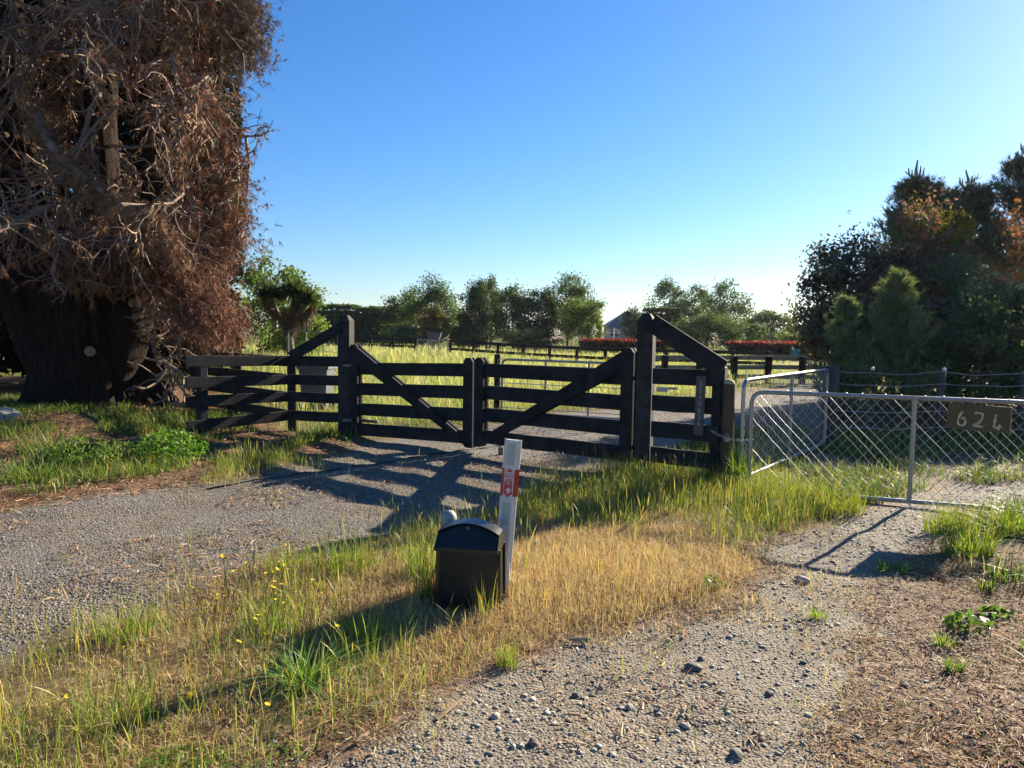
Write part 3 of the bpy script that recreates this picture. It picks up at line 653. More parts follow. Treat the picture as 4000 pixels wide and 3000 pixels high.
small_gate('low wire mesh gate in the far black fence line', (-4.65, 35.1), (-3.1, 34.6), .82, mesh=True)
# wheelie bin
bx_, by_ = -3.62, 13.3; gb = gz1(bx_, by_)
t = thing('wheelie_bin', 'grey wheelie bin standing behind the pine side wing fence', 'bin', (bx_, by_, gb))
m = MB(); V = []; F = []
for z, a_, c_ in ((.06, .20, .22), (.80, .26, .29), (.80, .29, .32), (.86, .29, .32)): V += [(bx_ + x * a_, by_ + y * c_, gb + z) for x, y in ((-1, -1), (1, -1), (1, 1), (-1, 1))]
for q in range(3): F += [(q * 4 + i, q * 4 + (i + 1) % 4, q * 4 + 4 + (i + 1) % 4, q * 4 + 4 + i) for i in range(4)]
F.append((3, 2, 1, 0)); m.add(V, F); m.build('body', M['grey_plastic'], t)
m = MB(); m.add([(bx_ + x * .31, by_ + y * .34, gb + .862) for x, y in ((-1, -1), (1, -1), (1, 1), (-1, 1))] + [(bx_ + x * .26, by_ + y * .28, gb + .93) for x, y in ((-1, -1), (1, -1), (1, 1), (-1, 1))], [(0, 1, 5, 4), (1, 2, 6, 5), (2, 3, 7, 6), (3, 0, 4, 7), (4, 5, 6, 7)]); m.build('lid', M['grey_plastic'], t)
for dx in (-.27, .27): m = MB(); m.tube([(bx_ + dx - .025, by_ + .22, gb + .10), (bx_ + dx + .025, by_ + .22, gb + .10)], .10, 16); m.build('wheel', M['black_plastic'], t)
m = MB(); m.tube([(bx_ - .2, by_ + .37, gb + .85), (bx_ + .2, by_ + .37, gb + .85)], .016, 8); m.build('handle', M['grey_plastic'], t)
t = thing('letter_box', 'small brown box on a metal stake beside the wheelie bin', 'box', on_ground(-4.05, 13.1))
m = MB(); m.box((-4.05, 13.1, 1.02), (.34, .25, .13)); m.build('body', M['trunk_grey'], t); m = MB(); m.tube([(-4.0, 13.12, 0), (-4.0, 13.12, .96)], .025, 8); m.build('stake', M['galv'], t)
# wire fence before the shrubs
fp = [(4.42, 9.95, .11), (6.05, 10.1, .05), (7.15, 10.0, .05), (8.6, 9.7, .06)]
t = thing('wire_fence', 'slack wire fence with timber posts in front of the dark shrubs', 'fence', on_ground(4.42, 9.95))
for i, (x, y, r) in enumerate(fp):
    m = MB(); h = 1.16 if i == 0 else 1.12; m.tube([(x, y, -.2), (x, y, .6), (x + .01, y, h)], [r, r, r * .95], 12); m.build('post', M['old_post'], t, True)
for (x, y) in ((5.0, 9.95), (6.05, 10.04), (7.15, 9.94)):
    m = MB(); m.lathe([(0, 0), (.02, .004), (.026, .02), (.02, .04), (0, .05)], (x, y, 1.11), 10); m.build('insulator', M['white_trim'], t, True)
for z in (1.10, .93, .76, .55, .32):
    pts = []
    for (x0, y0, _), (x1, y1, _) in zip(fp, fp[1:]): pts += [(x0 + (x1 - x0) * q, y0 + (y1 - y0) * q - .06, z - .05 * 4 * q * (1 - q) * random.uniform(.3, 1)) for q in np.linspace(0, .92, 6)]
    m = MB(); m.tube(pts, .0042, 4, False); m.build('wire', M['wire'], t)

# ================================================================ trees and shrubs
def cvary(base, n, v=.18, hue=.10):
    c = np.array(base)[None] * (1 + RNG.normal(0, v, (n, 1))); c = c * (1 + RNG.normal(0, hue, (n, 3))); return np.clip(c, .003, .9)
def trunk_mesh(parent, base, h, r, limbs, spread, mat, zs=.3):
    m = MB(); x, y, z = base; top = (x + random.gauss(0, .04 * h), y + random.gauss(0, .04 * h), z + h)
    m.tube(spline([(x, y, z - .2), (x + random.gauss(0, .02 * h), y, z + h * .35), (x + random.gauss(0, .03 * h), y, z + h * .7), top], 10), [r * (1 - .85 * (k / 9) ** .8) for k in range(10)], 8)
    for k in range(limbs):
        f = random.uniform(zs, .9); a = random.uniform(0, 2 * PI); s = spread * (1.05 - f * .6) * random.uniform(.6, 1)
        p0 = Vector((x, y, z + h * f)); p1 = p0 + Vector((math.cos(a) * s * .5, math.sin(a) * s * .5, s * .35)); p2 = p0 + Vector((math.cos(a) * s, math.sin(a) * s, s * .55))
        m.tube(spline([p0, p1, p2], 5), [r * .35, r * .28, r * .2, r * .13, r * .06], 5)
    return m.build('trunk', mat, parent, True)
def crown_points(n, c, rad, clumps, power=.45, shape='round', csize=.22, zlow=-1):
    """leaf positions gathered in clumps through an uneven crown"""
    d = rdir(clumps); rr_ = RNG.uniform(.15, 1, clumps) ** power; cc = d * rr_[:, None]
    cc = cc[cc[:, 2] > zlow] if zlow > -1 else cc
    if shape == 'cone': k = np.clip(1.05 - (cc[:, 2] + 1) / 2, .08, 1); cc[:, :2] *= (k ** .75)[:, None] * 1.25
    if shape == 'upright': cc[:, :2] *= (1 - .45 * np.clip(cc[:, 2], 0, 1))[:, None]
    k = RNG.integers(0, len(cc), n); sz = RNG.uniform(.6, 1.35, len(cc))
    p = cc[k] + RNG.normal(size=(n, 3)) * csize * sz[k][:, None] * np.array([1, 1, .72]) * .6
    return np.array(c) + p * np.array(rad), k, len(cc)
def leafy(name, label, cat, x, y, h, wd, base_col, n=5000, clumps=46, lsize=.16, shape='round', zb=.12, group=None, mat='leaf', tr=.10, csize=.24, limbs=9, col2=None, c2f=0, depth=None, cvar=.16, trunk='trunk_grey', aspect=.6):
    g = gz1(x, y); t = thing(name, label, cat, (x, y, g), group)
    trunk_mesh(t, (x, y, g), h * .8, tr, limbs, wd * .45, M[trunk])
    c = (x, y, g + h * (zb + (1 - zb) / 2)); rad = (wd / 2 * .86, (depth or wd) / 2 * .86, h * (1 - zb) / 2 * .92)
    p, k, nc = crown_points(n, c, rad, clumps, shape=shape, csize=csize); p[:, 2] = np.maximum(p[:, 2], g + .03)
    cl = cvary(base_col, nc, .22, .08)
    if col2 is not None: s = RNG.random(nc) < c2f; cl[s] = cvary(col2, int(s.sum()), .2, .08)
    col = cl[k] * (1 + RNG.normal(0, cvar, (n, 1)))
    v, f, cc = leaves(p, RNG.uniform(.6, 1.3, n) * lsize, np.clip(col, .003, .9), aspect=aspect)
    mesh_np('crown', v, f, M[mat], t, col=cc); return t
def hedge(name, label, a, b_, depth, h, base_col, n, lsize, topcol=None, group=None, cat='hedge', top=.12, rag=.06):
    dx, dy = b_[0] - a[0], b_[1] - a[1]; L = math.hypot(dx, dy); u = np.array([dx / L, dy / L, 0]); nn = np.array([-u[1], u[0], 0]); g = gz1(*a)
    t = thing(name, label, cat, (a[0], a[1], g), group)
    m = MB(); m.beam((a[0] + u[0] * .15, a[1] + u[1] * .15, g + h * .46), (b_[0] - u[0] * .15, b_[1] - u[1] * .15, g + h * .46), depth * .72, h * .86, ch=.08 * h); m.build('inner_growth', M['trunk_grey'], t)
    s = RNG.random(n) * L; fc = RNG.random(n); z = RNG.random(n) * h; o = np.where(fc < .55, -depth / 2, RNG.uniform(-.5, .5, n) * depth); z = np.where(fc >= .55, h, z)
    bumpy = (fbm(np.stack([s * .9, z * .9 + 3], -1), 3) - .5) * 2
    o = o - bumpy * rag * 2.5 * (fc < .55) + RNG.normal(0, rag, n); z = z + (fbm(np.stack([s * .5, o * .5 + 9], -1), 3) - .5) * rag * 5 * (fc >= .55) + RNG.normal(0, rag, n)
    p = np.array([a[0], a[1], g]) + s[:, None] * u + o[:, None] * nn; p[:, 2] = g + np.clip(z, .03, None)
    cl = cvary(base_col, n, .22) * (.75 + .5 * fbm(p * .8, 3))[:, None]
    if topcol is not None: k = (z > h * (1 - top) + RNG.normal(0, .07 * h, n)) & (RNG.random(n) < .6); cl[k] = cvary(topcol, int(k.sum()), .25)
    v, f, cc = leaves(p, RNG.uniform(.6, 1.3, n) * lsize, cl); mesh_np('foliage', v, f, M['leaf'], t, col=cc); return t
# ---- the far treeline
GRN, DRK, YEL = (.080, .130, .036), (.055, .092, .034), (.125, .185, .038)
def far(px, top, wpx, yy): d = yy / 2804.; hz = 1290 + (px - 2000) * .0131; return (px - 2000) * d, 1.6 + (hz - top) * d, wpx * d
FAR = [('tall leafy tree with a pointed top standing above the far left hedge', 1680, 1083, 235, 60, GRN, 'upright', 7000),
       ('lower bushy tree at the hedge end, left of the tall pointed one', 1575, 1140, 150, 65, DRK, 'round', 4500),
       ('small olive brown tree with dry foliage in front of the treeline', 1690, 1190, 105, 52, (.12, .11, .04), 'upright', 3500),
       ('low dull red shrub in the gap of the treeline', 1805, 1205, 120, 70, (.09, .055, .03), 'round', 2500),
       ('slender dark tree with a narrow top, first after the treeline gap', 1852, 1083, 135, 58, DRK, 'upright', 5000),
       ('slender tree with the sharpest tip in the middle clump', 1912, 1073, 120, 60, GRN, 'upright', 5000),
       ('broad dark tree with open gaps in the middle clump', 2000, 1120, 165, 57, DRK, 'round', 5200),
       ('dark rounded tree closing the middle clump', 2095, 1110, 165, 58, DRK, 'round', 5200),
       ('tall twin-topped tree left of the house roof', 2215, 1062, 200, 61, GRN, 'upright', 6500),
       ('bright green spreading tree in front of the twin-topped one', 2275, 1150, 150, 56, YEL, 'round', 6000),
       ('rounded dark tree just right of the house roof', 2480, 1205, 105, 72, DRK, 'round', 4000),
       ('airy tall tree with a thin top behind the numbered gate post', 2605, 1075, 150, 82, GRN, 'upright', 3600),
       ('airy tree with a flat top between two taller ones behind the brace', 2705, 1112, 150, 80, GRN, 'round', 3600),
       ('broad airy tree at the right end of the tall trees', 2835, 1100, 180, 76, GRN, 'round', 4600),
       ('bright rounded tree standing low in front of the airy tall trees', 2755, 1205, 245, 55, (.06, .105, .03), 'round', 6500),
       ('low green bush right of the bright rounded tree', 2900, 1255, 150, 58, GRN, 'round', 3200),
       ('feathery light green tree behind the second red hedge', 2990, 1200, 190, 70, (.07, .11, .035), 'upright', 4200),
       ('greyish thin tree at the edge of the dark shrubs', 3160, 1245, 150, 62, (.075, .085, .05), 'round', 3000),
       ('low dark bush under the middle clump, left end', 1830, 1275, 190, 53, DRK, 'round', 3000),
       ('low dark bush under the middle clump, right end', 2060, 1280, 230, 53, DRK, 'round', 3400),
       ('low dark bush at the foot of the tall pointed tree', 1600, 1268, 210, 54, DRK, 'round', 3200),
       ('low green bush between the second red hedge and the shrubs', 3090, 1300, 150, 56, YEL, 'round', 2600)]
for lab_, px, top, wpx, yy, colr, shp, n in FAR:
    x, h, wd = far(px, top, wpx, yy); low = 'low' in lab_[:4]
    leafy('shrub' if low or 'shrub' in lab_[:16] else 'leafy_tree', lab_, 'shrub' if low or 'shrub' in lab_[:16] else 'tree', x, yy, h, wd * 1.28, colr, int(n * 1.75), 70 if n > 4000 else 44, .17 * yy / 60, shp, .02 if low else .06, 'far treeline', tr=.12, csize=.26, limbs=11, depth=wd * .9)
x, h, wd = far(3088, 1226, 95, 92); leafy('conifer', 'small pointed conifer beyond the second red hedge', 'tree', x, 92, h, wd, DRK, 2600, 40, .22, 'cone', .03, 'far treeline', csize=.2)
hedge('clipped_hedge', 'dark clipped hedge block behind the pine side gate post', (-19.5, 72), (-15.3, 71), 2, 3.7, DRK, 7000, .24, rag=.08)
hedge('clipped_hedge', 'lighter leafy hedge running on from the dark clipped block', (-15.2, 71.3), (-9.8, 70), 2, 3.45, (.055, .095, .035), 9000, .22, rag=.12)
x0 = (2510 - 2000) / 2804 * 62; hedge('clipped_hedge', 'dark square hedge behind the numbered gate post', (x0, 62), (x0 + 2.9, 62), 2, 3.5, DRK, 6000, .22)
RED = (.30, .032, .030)
hedge('red_hedge', 'low hedge with bright red new leaves in front of the house', (4.2, 45), (9.6, 44), 1.2, 1.0, (.060, .045, .024), 9000, .13, topcol=RED, top=.09, group='red tipped hedges')
hedge('red_hedge', 'low hedge with bright red new leaves right of the bright rounded tree', (13.2, 44.5), (17.9, 43.5), 1.2, .98, (.045, .03, .022), 7000, .13, topcol=RED, top=.09, group='red tipped hedges')
# ---- house, clothes line, odds and ends
hx0, hx1, hy0, hy1 = 13.6, 24.5, 104, 112
t = thing('house', 'grey roofed house glimpsed between the far trees', 'house', (hx0, hy0, 0))
m = MB(); m.box(((hx0 + hx1) / 2, (hy0 + hy1) / 2, 1.15), (hx1 - hx0 - 1, hy1 - hy0 - 1, 2.3), 0, .02); m.build('wall', M['brick'], t)
m = MB(); e = [(hx0, hy0, 2.3), (hx1, hy0, 2.3), (hx1, hy1, 2.3), (hx0, hy1, 2.3), (hx0 + 3.0, (hy0 + hy1) / 2, 4.5), (hx1 - 3.0, (hy0 + hy1) / 2, 4.5)]
m.add(e, [(0, 1, 5, 4), (1, 2, 5), (2, 3, 4, 5), (3, 0, 4), (3, 2, 1, 0)]); rf = m.build('roof', M['roof_tile'], t)
for k in range(1, 13):
    f = k / 13; q = lambda i, j: Vector(e[i]).lerp(Vector(e[j]), f) + Vector((0, -.05, .06)); m = MB(); m.beam(q(0, 4), q(1, 5), .10, .05, ch=.005); m.build('tile_course', M['roof_tile'], rf)
m = MB(); m.beam((hx0 + .1, hy0 - .03, 2.24), (hx1 - .1, hy0 - .03, 2.24), .1, .16); m.build('gutter', M['roof_tile'], t)
for xx in (14.8, 17.6, 21):
    m = MB(); m.box((xx, hy0 + .47, 1.3), (1.5, .1, 1.1)); wn = m.build('window', M['white_trim'], t); m = MB(); m.box((xx, hy0 + .41, 1.3), (1.3, .03, .9)); m.build('pane', M['glass'], wn)
t = thing('clothes_line', 'white clothes line frame in front of the house', 'clothes line', on_ground(6.75, 48)); m = MB(); m.tube([(6.75, 48, 0), (6.75, 48, 1.85)], .04, 8); m.build('pole', M['white_trim'], t)
m = MB(); m.tube([(6.2, 48, 1.55), (7.2, 48, 1.5)], .03, 6); m.tube([(6.75, 48, 1.85), (7.2, 48, 1.5)], .025, 6); m.build('arm', M['white_trim'], t)
t = thing('wheelbarrow', 'grey tipped wheelbarrow in the shade under the far left trees', 'wheelbarrow', on_ground(-4.95, 45)); c = Vector(on_ground(-4.95, 45))
m = MB(); m.add([c + Vector(v) for v in ((-.3, -.2, .75), (.35, -.2, .70), (.35, .3, .70), (-.3, .3, .75), (-.42, -.3, 1.22), (.5, -.3, 1.18), (.5, .4, 1.18), (-.42, .4, 1.22))], [(3, 2, 1, 0), (0, 1, 5, 4), (1, 2, 6, 5), (2, 3, 7, 6), (3, 0, 4, 7)]); m.build('tray', M['grey_plastic'], t)
m = MB(); m.tube([c + Vector((-.75 + .0, .05, .25)) + Vector((.25 * math.cos(q), 0, .25 * math.sin(q))) for q in np.linspace(0, 2 * PI, 14)], .05, 6); m.build('wheel', M['black_plastic'], t)
for dy in (-.22, .3): m = MB(); m.tube([c + Vector((-.75, .05, .25)), c + Vector((.1, dy, .66)), c + Vector((.95, dy, .78))], .03, 6); m.tube([c + Vector((.3, dy, .68)), c + Vector((.38, dy, 0))], .025, 6); m.build('handle', M['rust'], t)
t = thing('drum', 'teal plastic drum at the end of the second red hedge', 'drum', on_ground(16.9, 43.0)); m = MB(); m.lathe([(.28, 0), (.3, .05), (.3, .3), (.315, .32), (.3, .34), (.3, .62), (.28, .66), (0, .67)], on_ground(16.9, 43.0), 16); m.build('barrel', M['teal'], t, True)
for px, top in ((1449, 1195), (1478, 1196)):
    X_ = (px - 2000) / 2804 * 900; zt = 1.6 + (1283 - top) / 2804 * 900; t = thing('pylon', 'faint far pylon above the lighter hedge, ' + ('left' if px < 1460 else 'right') + ' of the pair', 'pylon', (X_, 900, 0), 'far pylons')
    m = MB()
    for sx in (-1, 1):
        for sy in (-1, 1): m.tube([(X_ + sx * 3, 900 + sy * 3, 0), (X_ + sx * .6, 900 + sy * .6, zt)], .22, 4)
    for f in np.arange(.1, .95, .12): wv = 3 * (1 - f) + .6 * f; m.tube([(X_ - wv, 897, zt * f), (X_ + wv * .9, 897, zt * (f + .11))], .14, 4)
    m.build('tower', M['pylon'], t); m = MB()
    for f, l in ((.97, 5), (.86, 7)): m.tube([(X_ - l, 900, zt * f), (X_, 900, zt * f + 1), (X_ + l, 900, zt * f)], .2, 4)
    m.build('cross_arm', M['pylon'], t)
# ---- bushes behind the pine side wing
leafy('shrub', 'bright green bush behind the cabbage tree', 'shrub', -8.6, 26, 3.75, 3.6, (.125, .20, .045), 9000, 60, .13, 'round', .02, csize=.24, mat='leaf')
leafy('shrub', 'pale green lower bush right of the cabbage tree trunk', 'shrub', -7.3, 25, 2.1, 1.9, (.14, .22, .055), 5000, 40, .11, 'round', .02, csize=.24)
def cabbage_tree(x, y):
    g = gz1(x, y); t = thing('cabbage_tree', 'cabbage tree with a spiky head and a skirt of dead leaves', 'tree', (x, y, g)); sc_ = y / 2804.
    heads = [(-.62, .0, 2.35), (.05, .1, 2.45), (.50, -.05, 2.2)]
    m = MB(); m.tube(spline([(x, y, g - .2), (x - .05, y, g + .6), (x - .08, y, g + .95)], 8), [.17, .14, .125, .12, .11, .105, .10, .10], 10)
    for hx, hy, hz in heads: m.tube(spline([(x - .08, y, g + .9), (x - .08 + hx * .45, y + hy, g + 1.4), (x + hx, y + hy, g + hz - .25)], 7), [.10, .09, .085, .08, .075, .07, .06], 8)
    m.build('trunk', M['trunk_grey'], t, True)
    for hx, hy, hz in heads:
        n = 420; d = rdir(n); d[:, 2] = np.abs(d[:, 2]) * .9 + RNG.uniform(-.55, .2, n); d = unit(d); L = RNG.uniform(.4, .62, n); c = np.array([x + hx, y + hy, g + hz - .2])
        s = unit(np.cross(d, RNG.normal(size=(n, 3)))) * .017; mid = c + d * L[:, None] * .55; tip = c + d * L[:, None]; tip[:, 2] -= .10 * (1 - d[:, 2])
        V = np.stack([c + d * .03 - s * .5, c + d * .03 + s * .5, mid + s, mid - s, tip], 1).reshape(-1, 3); b0 = np.arange(n)[:, None] * 5
        mesh_np('leaf_head', V, [b0 + np.array([[0, 1, 2, 3]]), b0 + np.array([[3, 2, 4]])], M['leaf'], t, col=np.repeat(cvary((.05, .075, .028), n, .3), 5, 0))
        n = 500; f = RNG.random(n) ** .8; st = np.array([x - .08, y, g + 1.05]) + f[:, None] * (np.array([x + hx, y + hy, g + hz - .3]) - np.array([x - .08, y, g + 1.05]))
        st += rdir(n) * .06; d = unit(np.stack([RNG.normal(0, .38, n), RNG.normal(0, .38, n), -np.ones(n)], -1)); s = unit(np.cross(d, RNG.normal(size=(n, 3)))) * .014; L = RNG.uniform(.25, .5, n)[:, None]
        rad_ = unit(st * np.array([1, 1, 0]) - np.array([x - .08 + hx * .5, y, 0])); st = st + rad_ * (.04 + .16 * f[:, None])
        V = np.stack([st - s, st + s, st + d * L], 1).reshape(-1, 3); mesh_np('dead_leaf_skirt', V, [np.arange(n * 3).reshape(-1, 3)], M['litter'], t, col=np.repeat(cvary((.16, .10, .055), n, .3), 3, 0))
    return t
cabbage_tree(-6.75, 22)

# ================================================================ the big pine and the belt behind it
def pine_belt(label, x, y, h, rx, ry, n, z0=.3, name='pine_tree'):
    """dense old pine crown seen as dark mass"""
    g = gz1(x, y); t = thing(name, label, 'tree', (x, y, g), 'old pines of the shelter belt'); trunk_mesh(t, (x, y, g), h * .85, .42, 22, rx * .8, M['bark'], .12)
    ax = RNG.uniform(0, 2 * PI, n); rr_ = np.sqrt(RNG.uniform(.05, 1, n)); z = RNG.uniform(z0, h, n)
    p = np.stack([x + rx * rr_ * np.cos(ax), y + ry * rr_ * np.sin(ax), g + z], -1); p = p[(fbm(p * .8, 3) > .30) | (p[:, 2] < 3.2)]; k = len(p)
    v, f, c = leaves(p, RNG.uniform(.12, .34, k), cvary((.022, .021, .012), k, .3), aspect=.42)
    mesh_np('crown', v, f, M['leaf_dull'], t, col=c); return t
pine_belt('dark dense pine behind the big leaning trunk', -9.5, 16.6, 15, 3.2, 2.2, 52000)
pine_belt('dark pine at the left edge behind the big trunk', -13.0, 14.8, 15, 3.4, 2.4, 40000)
pine_belt('slim dark pine showing right of the big trunk at the top', -7.75, 17.5, 14, 1.1, 1.6, 13000, 2.6)
def big_pine():
    tx, ty = -7.05, 12.15; g = gz1(tx, ty); t = thing('pine_tree', 'huge old pine with a fluted multi-stemmed trunk and dead tangled branches', 'tree', (tx, ty, g), 'old pines of the shelter belt')
    # butt: fluted column that breaks into stems
    nA, nZ = 220, 90; th = np.linspace(0, 2 * PI, nA, endpoint=False); zz = np.linspace(-.3, 3.0, nZ); A, Zz = np.meshgrid(th, zz)
    r = .93 + .34 * np.exp(-np.maximum(Zz + .05, 0) / .22) - .10 * np.clip(Zz, 0, 3) / 3
    r *= .93 + .13 * np.sin(A * 4 + .6) + .05 * np.sin(A * 2.0 + Zz * 1.1)
    cs = np.stack([np.cos(A) * 4 + 9, np.sin(A) * 4 + 9, Zz * .55], -1).reshape(-1, 3)
    fur = fbm(np.stack([np.cos(A) * 10, np.sin(A) * 10, Zz * 1.9], -1).reshape(-1, 3) + 30, 4).reshape(A.shape)
    r += (fur - .5) * .36 + (fbm(cs, 3).reshape(A.shape) - .5) * .22; r *= np.where(Zz > 2.2, 1 - .6 * (Zz - 2.2) / .8, 1)
    Vv = np.stack([tx + r * np.cos(A) - .05 * Zz, ty + .75 * r * np.sin(A), g + Zz], -1).reshape(-1, 3)
    i = (np.arange(nZ - 1)[:, None] * nA + np.arange(nA)[None]).ravel(); j = (np.arange(nZ - 1)[:, None] * nA + (np.arange(nA)[None] + 1) % nA).ravel()
    tk = mesh_np('trunk', Vv, [np.stack([i, j, j + nA, i + nA], -1)], M['bark'], t, smooth=True)
    stems = [([(-7.5, 12.2, .7), (-7.9, 12.2, 2.4), (-8.35, 12.3, 4.5), (-8.7, 12.5, 14)], .50, .16), ([(-7.05, 12.25, .8), (-7.0, 12.35, 2.6), (-7.15, 12.6, 5), (-7.1, 12.7, 14)], .52, .17),
             ([(-6.75, 12.05, .5), (-6.35, 12.05, 1.9), (-6.05, 12.3, 3.6), (-6.2, 12.7, 7), (-6.15, 12.9, 14)], .40, .13), ([(-7.6, 12.0, .5), (-8.3, 12.0, 2.2), (-9.1, 12.0, 5), (-9.6, 12.0, 13)], .34, .12),
             ([(-6.6, 12.3, 1.4), (-5.75, 12.6, 3.4), (-5.25, 12.9, 6), (-5.1, 13.0, 11)], .22, .08)]
    paths = []
    for pts, r0, r1 in stems:
        P = spline(pts, 60); rd = np.linspace(r0, r1, 60) ** 1.0; rd = np.minimum(rd, r0 * (.35 + .65 * np.exp(-(P[:, 2] - P[0, 2]) / 2.0)) + r1 * .4)
        T_ = unit(np.gradient(P, axis=0)); u = unit(np.cross(T_, np.array([0, 1., 0]))); v = np.cross(T_, u); nS = 28; a = np.linspace(0, 2 * PI, nS, endpoint=False)
        q = np.stack([np.repeat(np.cos(a)[None], 60, 0) * 3, np.repeat(np.sin(a)[None], 60, 0) * 3, np.repeat(P[:, 2:3] * 1.2, nS, 1)], -1).reshape(-1, 3)
        k = (1 + (fbm(q + 11 * len(paths), 4) - .5) * .55).reshape(60, nS)
        V = P[:, None] + (rd[:, None] * k)[..., None] * (u[:, None] * np.cos(a)[None, :, None] + v[:, None] * np.sin(a)[None, :, None])
        i = (np.arange(59)[:, None] * nS + np.arange(nS)[None]).ravel(); j = (np.arange(59)[:, None] * nS + (np.arange(nS)[None] + 1) % nS).ravel()
        mesh_np('stem', V.reshape(-1, 3), [np.stack([i, j, j + nS, i + nS], -1)], M['bark'], t, smooth=True); paths.append(P)
    for c, d, r_ in (((-6.69, 11.36, 1.18), (.25, -1, .1), .085), ((-6.13, 11.62, 1.96), (.3, -1, .1), .07), ((-5.64, 11.3, 2.21), (.35, -1, -.15), .05)):
        c, d = Vector(c), Vector(d).normalized(); m = MB(); m.tube([c - d * .35, c - d * .1, c], [r_ * 1.35, r_ * 1.12, r_], 14, False); st = m.build('limb_stub', M['bark'], t, True)
        m = MB(); m.tube([c - d * .01, c + d * .006], [r_ * .97, r_ * .94], 14); m.build('cut_face', M['cut_wood'], st)
    # limbs
    def trim(P):
        """shelter belt is trimmed to a face beside the drive"""
        xb = -4.28 - .30 * (P[..., 1] - 12) + .055 * (P[..., 2] - 5) + .62 * (fbm(np.stack([P[..., 1].ravel() * .55, P[..., 2].ravel() * 1.15], -1), 4).reshape(P.shape[:-1]) - .5) * 2 - .25 * np.exp(-((P[..., 2] - .5) / 1.2) ** 2)
        ex = P[..., 0] - xb; P = P.copy(); P[..., 0] = np.where(ex > -.5, xb - .5 + .8 * np.tanh((ex + .5) / .8) , P[..., 0]); P[..., 2] = np.maximum(P[..., 2], gz1(-6, 11) + .05); return P
    L = []
    for si, P in enumerate(paths):
        for k in range(30 if si in (2, 4) else 26):
            z = random.uniform(1.7, 11); i = int(np.argmin(abs(P[:, 2] - z))); p = P[i]; a = random.gauss(-.45, .95); ln = random.uniform(1.5, 3.6)
            d = np.array([math.cos(a), math.sin(a), random.uniform(-.05, .45)]); pts = [p]
            for s in range(7): d = unit(d + RNG.normal(size=3) * .22 + np.array([0, 0, -.10])); pts.append(pts[-1] + d * ln / 7)
            L.append(np.array(pts))
    for k in range(5):                                               # low dead limbs dropping to the ground
        p = np.array([-6.25 + random.uniform(-.2, .3), 11.75, random.uniform(.9, 2.0)]); d = np.array([1, random.uniform(-.5, .3), .1]); pts = [p]
        for s in range(7): d = unit(d + RNG.normal(size=3) * .2 + np.array([0, 0, -.22])); pts.append(pts[-1] + d * random.uniform(.18, .30))
        L.append(np.array(pts))
    def hang(P, lim):
        """old branches were cut away in front of the butt and close to the ground"""
        zm, xm, ym = P[:, :, 2].min(1), P[:, :, 0].min(1), P[:, -1, 1]
        low = 1.35 + .5 * (vnoise(np.stack([P[:, -1, 0] * 1.5, P[:, -1, 1] * 1.5], -1)) - .5)
        return P[(zm > low) & ~((zm < lim) & (xm < -5.95) & (ym < 12.6))]
    nlow = 5; L = np.array(L); Llow = trim(L[-nlow:]); L = np.concatenate([hang(trim(L[:-nlow]), 2.0)]); L = L[(L[:, -1, 0] - (-4.36 - .30 * (L[:, -1, 1] - 12) + .055 * (L[:, -1, 2] - 5))) < .02]; V1, Q1 = tubes(L, np.linspace(.046, .017, 8)[None] * RNG.uniform(.6, 1.3, (len(L), 1)), 6)
    mesh_np('limbs', V1, [Q1], M['dead_wood'], t, smooth=True)
    B2 = trim(offshoots(L, 16, (.5, 1.5), 8, .95, .42, .42, .12)); B2 = hang(B2, 2.0); nz = fbm(B2[:, 4] * .85 + 21, 3); B2 = B2[(nz > np.where(B2[:, 4, 0] < -5.9, .44, .42)) | (RNG.random(len(B2)) < .15)]; B2 = np.concatenate([B2, Llow, trim(offshoots(Llow, 8, (.4, .9), 8, .9, .3, .4, .2))]); V2, Q2 = tubes(B2, np.linspace(.020, .008, 8)[None] * RNG.uniform(.6, 1.25, (len(B2), 1)), 4)
    tag(mesh_np('branchlets', V2, [Q2], M['dead_wood'], t), kind='stuff')
    B3 = hang(trim(offshoots(B2, 6, (.18, .62), 6, 1.0, .5, .5, .2)), 1.9); V3, Q3 = tubes(B3, np.linspace(.0105, .005, 6)[None] * RNG.uniform(.7, 1.3, (len(B3), 1)), 3)
    tag(mesh_np('dead_twigs', V3, [Q3], M['dead_wood'], t), kind='stuff')
    # needles: brown everywhere, green towards the trimmed face and higher up
    tip = np.concatenate([B3[:, -1], B3[:, 3], B2[:, 5], B3[:, 1]]); dr = np.concatenate([unit(B3[:, -1] - B3[:, -3]), unit(B3[:, 4] - B3[:, 2]), unit(B2[:, 6] - B2[:, 4]), unit(B3[:, 2] - B3[:, 0])]); face = tip[:, 0] - (-4.28 - .30 * (tip[:, 1] - 12) + .055 * (tip[:, 2] - 5))
    dense = fbm(tip * .9 + 5, 3); keep = (RNG.random(len(tip)) < np.clip(.15 + np.clip((face + 1.9) / .9, 0, 1) * np.clip((dense - .40) * 7, .15, 1) + .6 * (dense > .56), 0, 1) * np.where(np.arange(len(tip)) < len(B3), 1, .6))
    keep &= face < .30; tip, dr, face = tip[keep], dr[keep], face[keep]; green = (face > -.55) & (tip[:, 2] > 3.2 + RNG.normal(0, 1.2, len(tip))) & (RNG.random(len(tip)) < .55)
    br = tip[~green]; c = cvary((.23, .115, .055), len(br), .42, .08); o_ = RNG.random(len(br)) < .05; c[o_] = cvary((.34, .12, .05), int(o_.sum()), .2)
    v, f, cc = tufts(br, dr[~green] + np.array([0, 0, -.8]), RNG.uniform(.08, .20, len(br)), 14, c, .85, .008)
    tag(mesh_np('dead_needles', v, f, M['litter'], t, col=cc), kind='stuff')
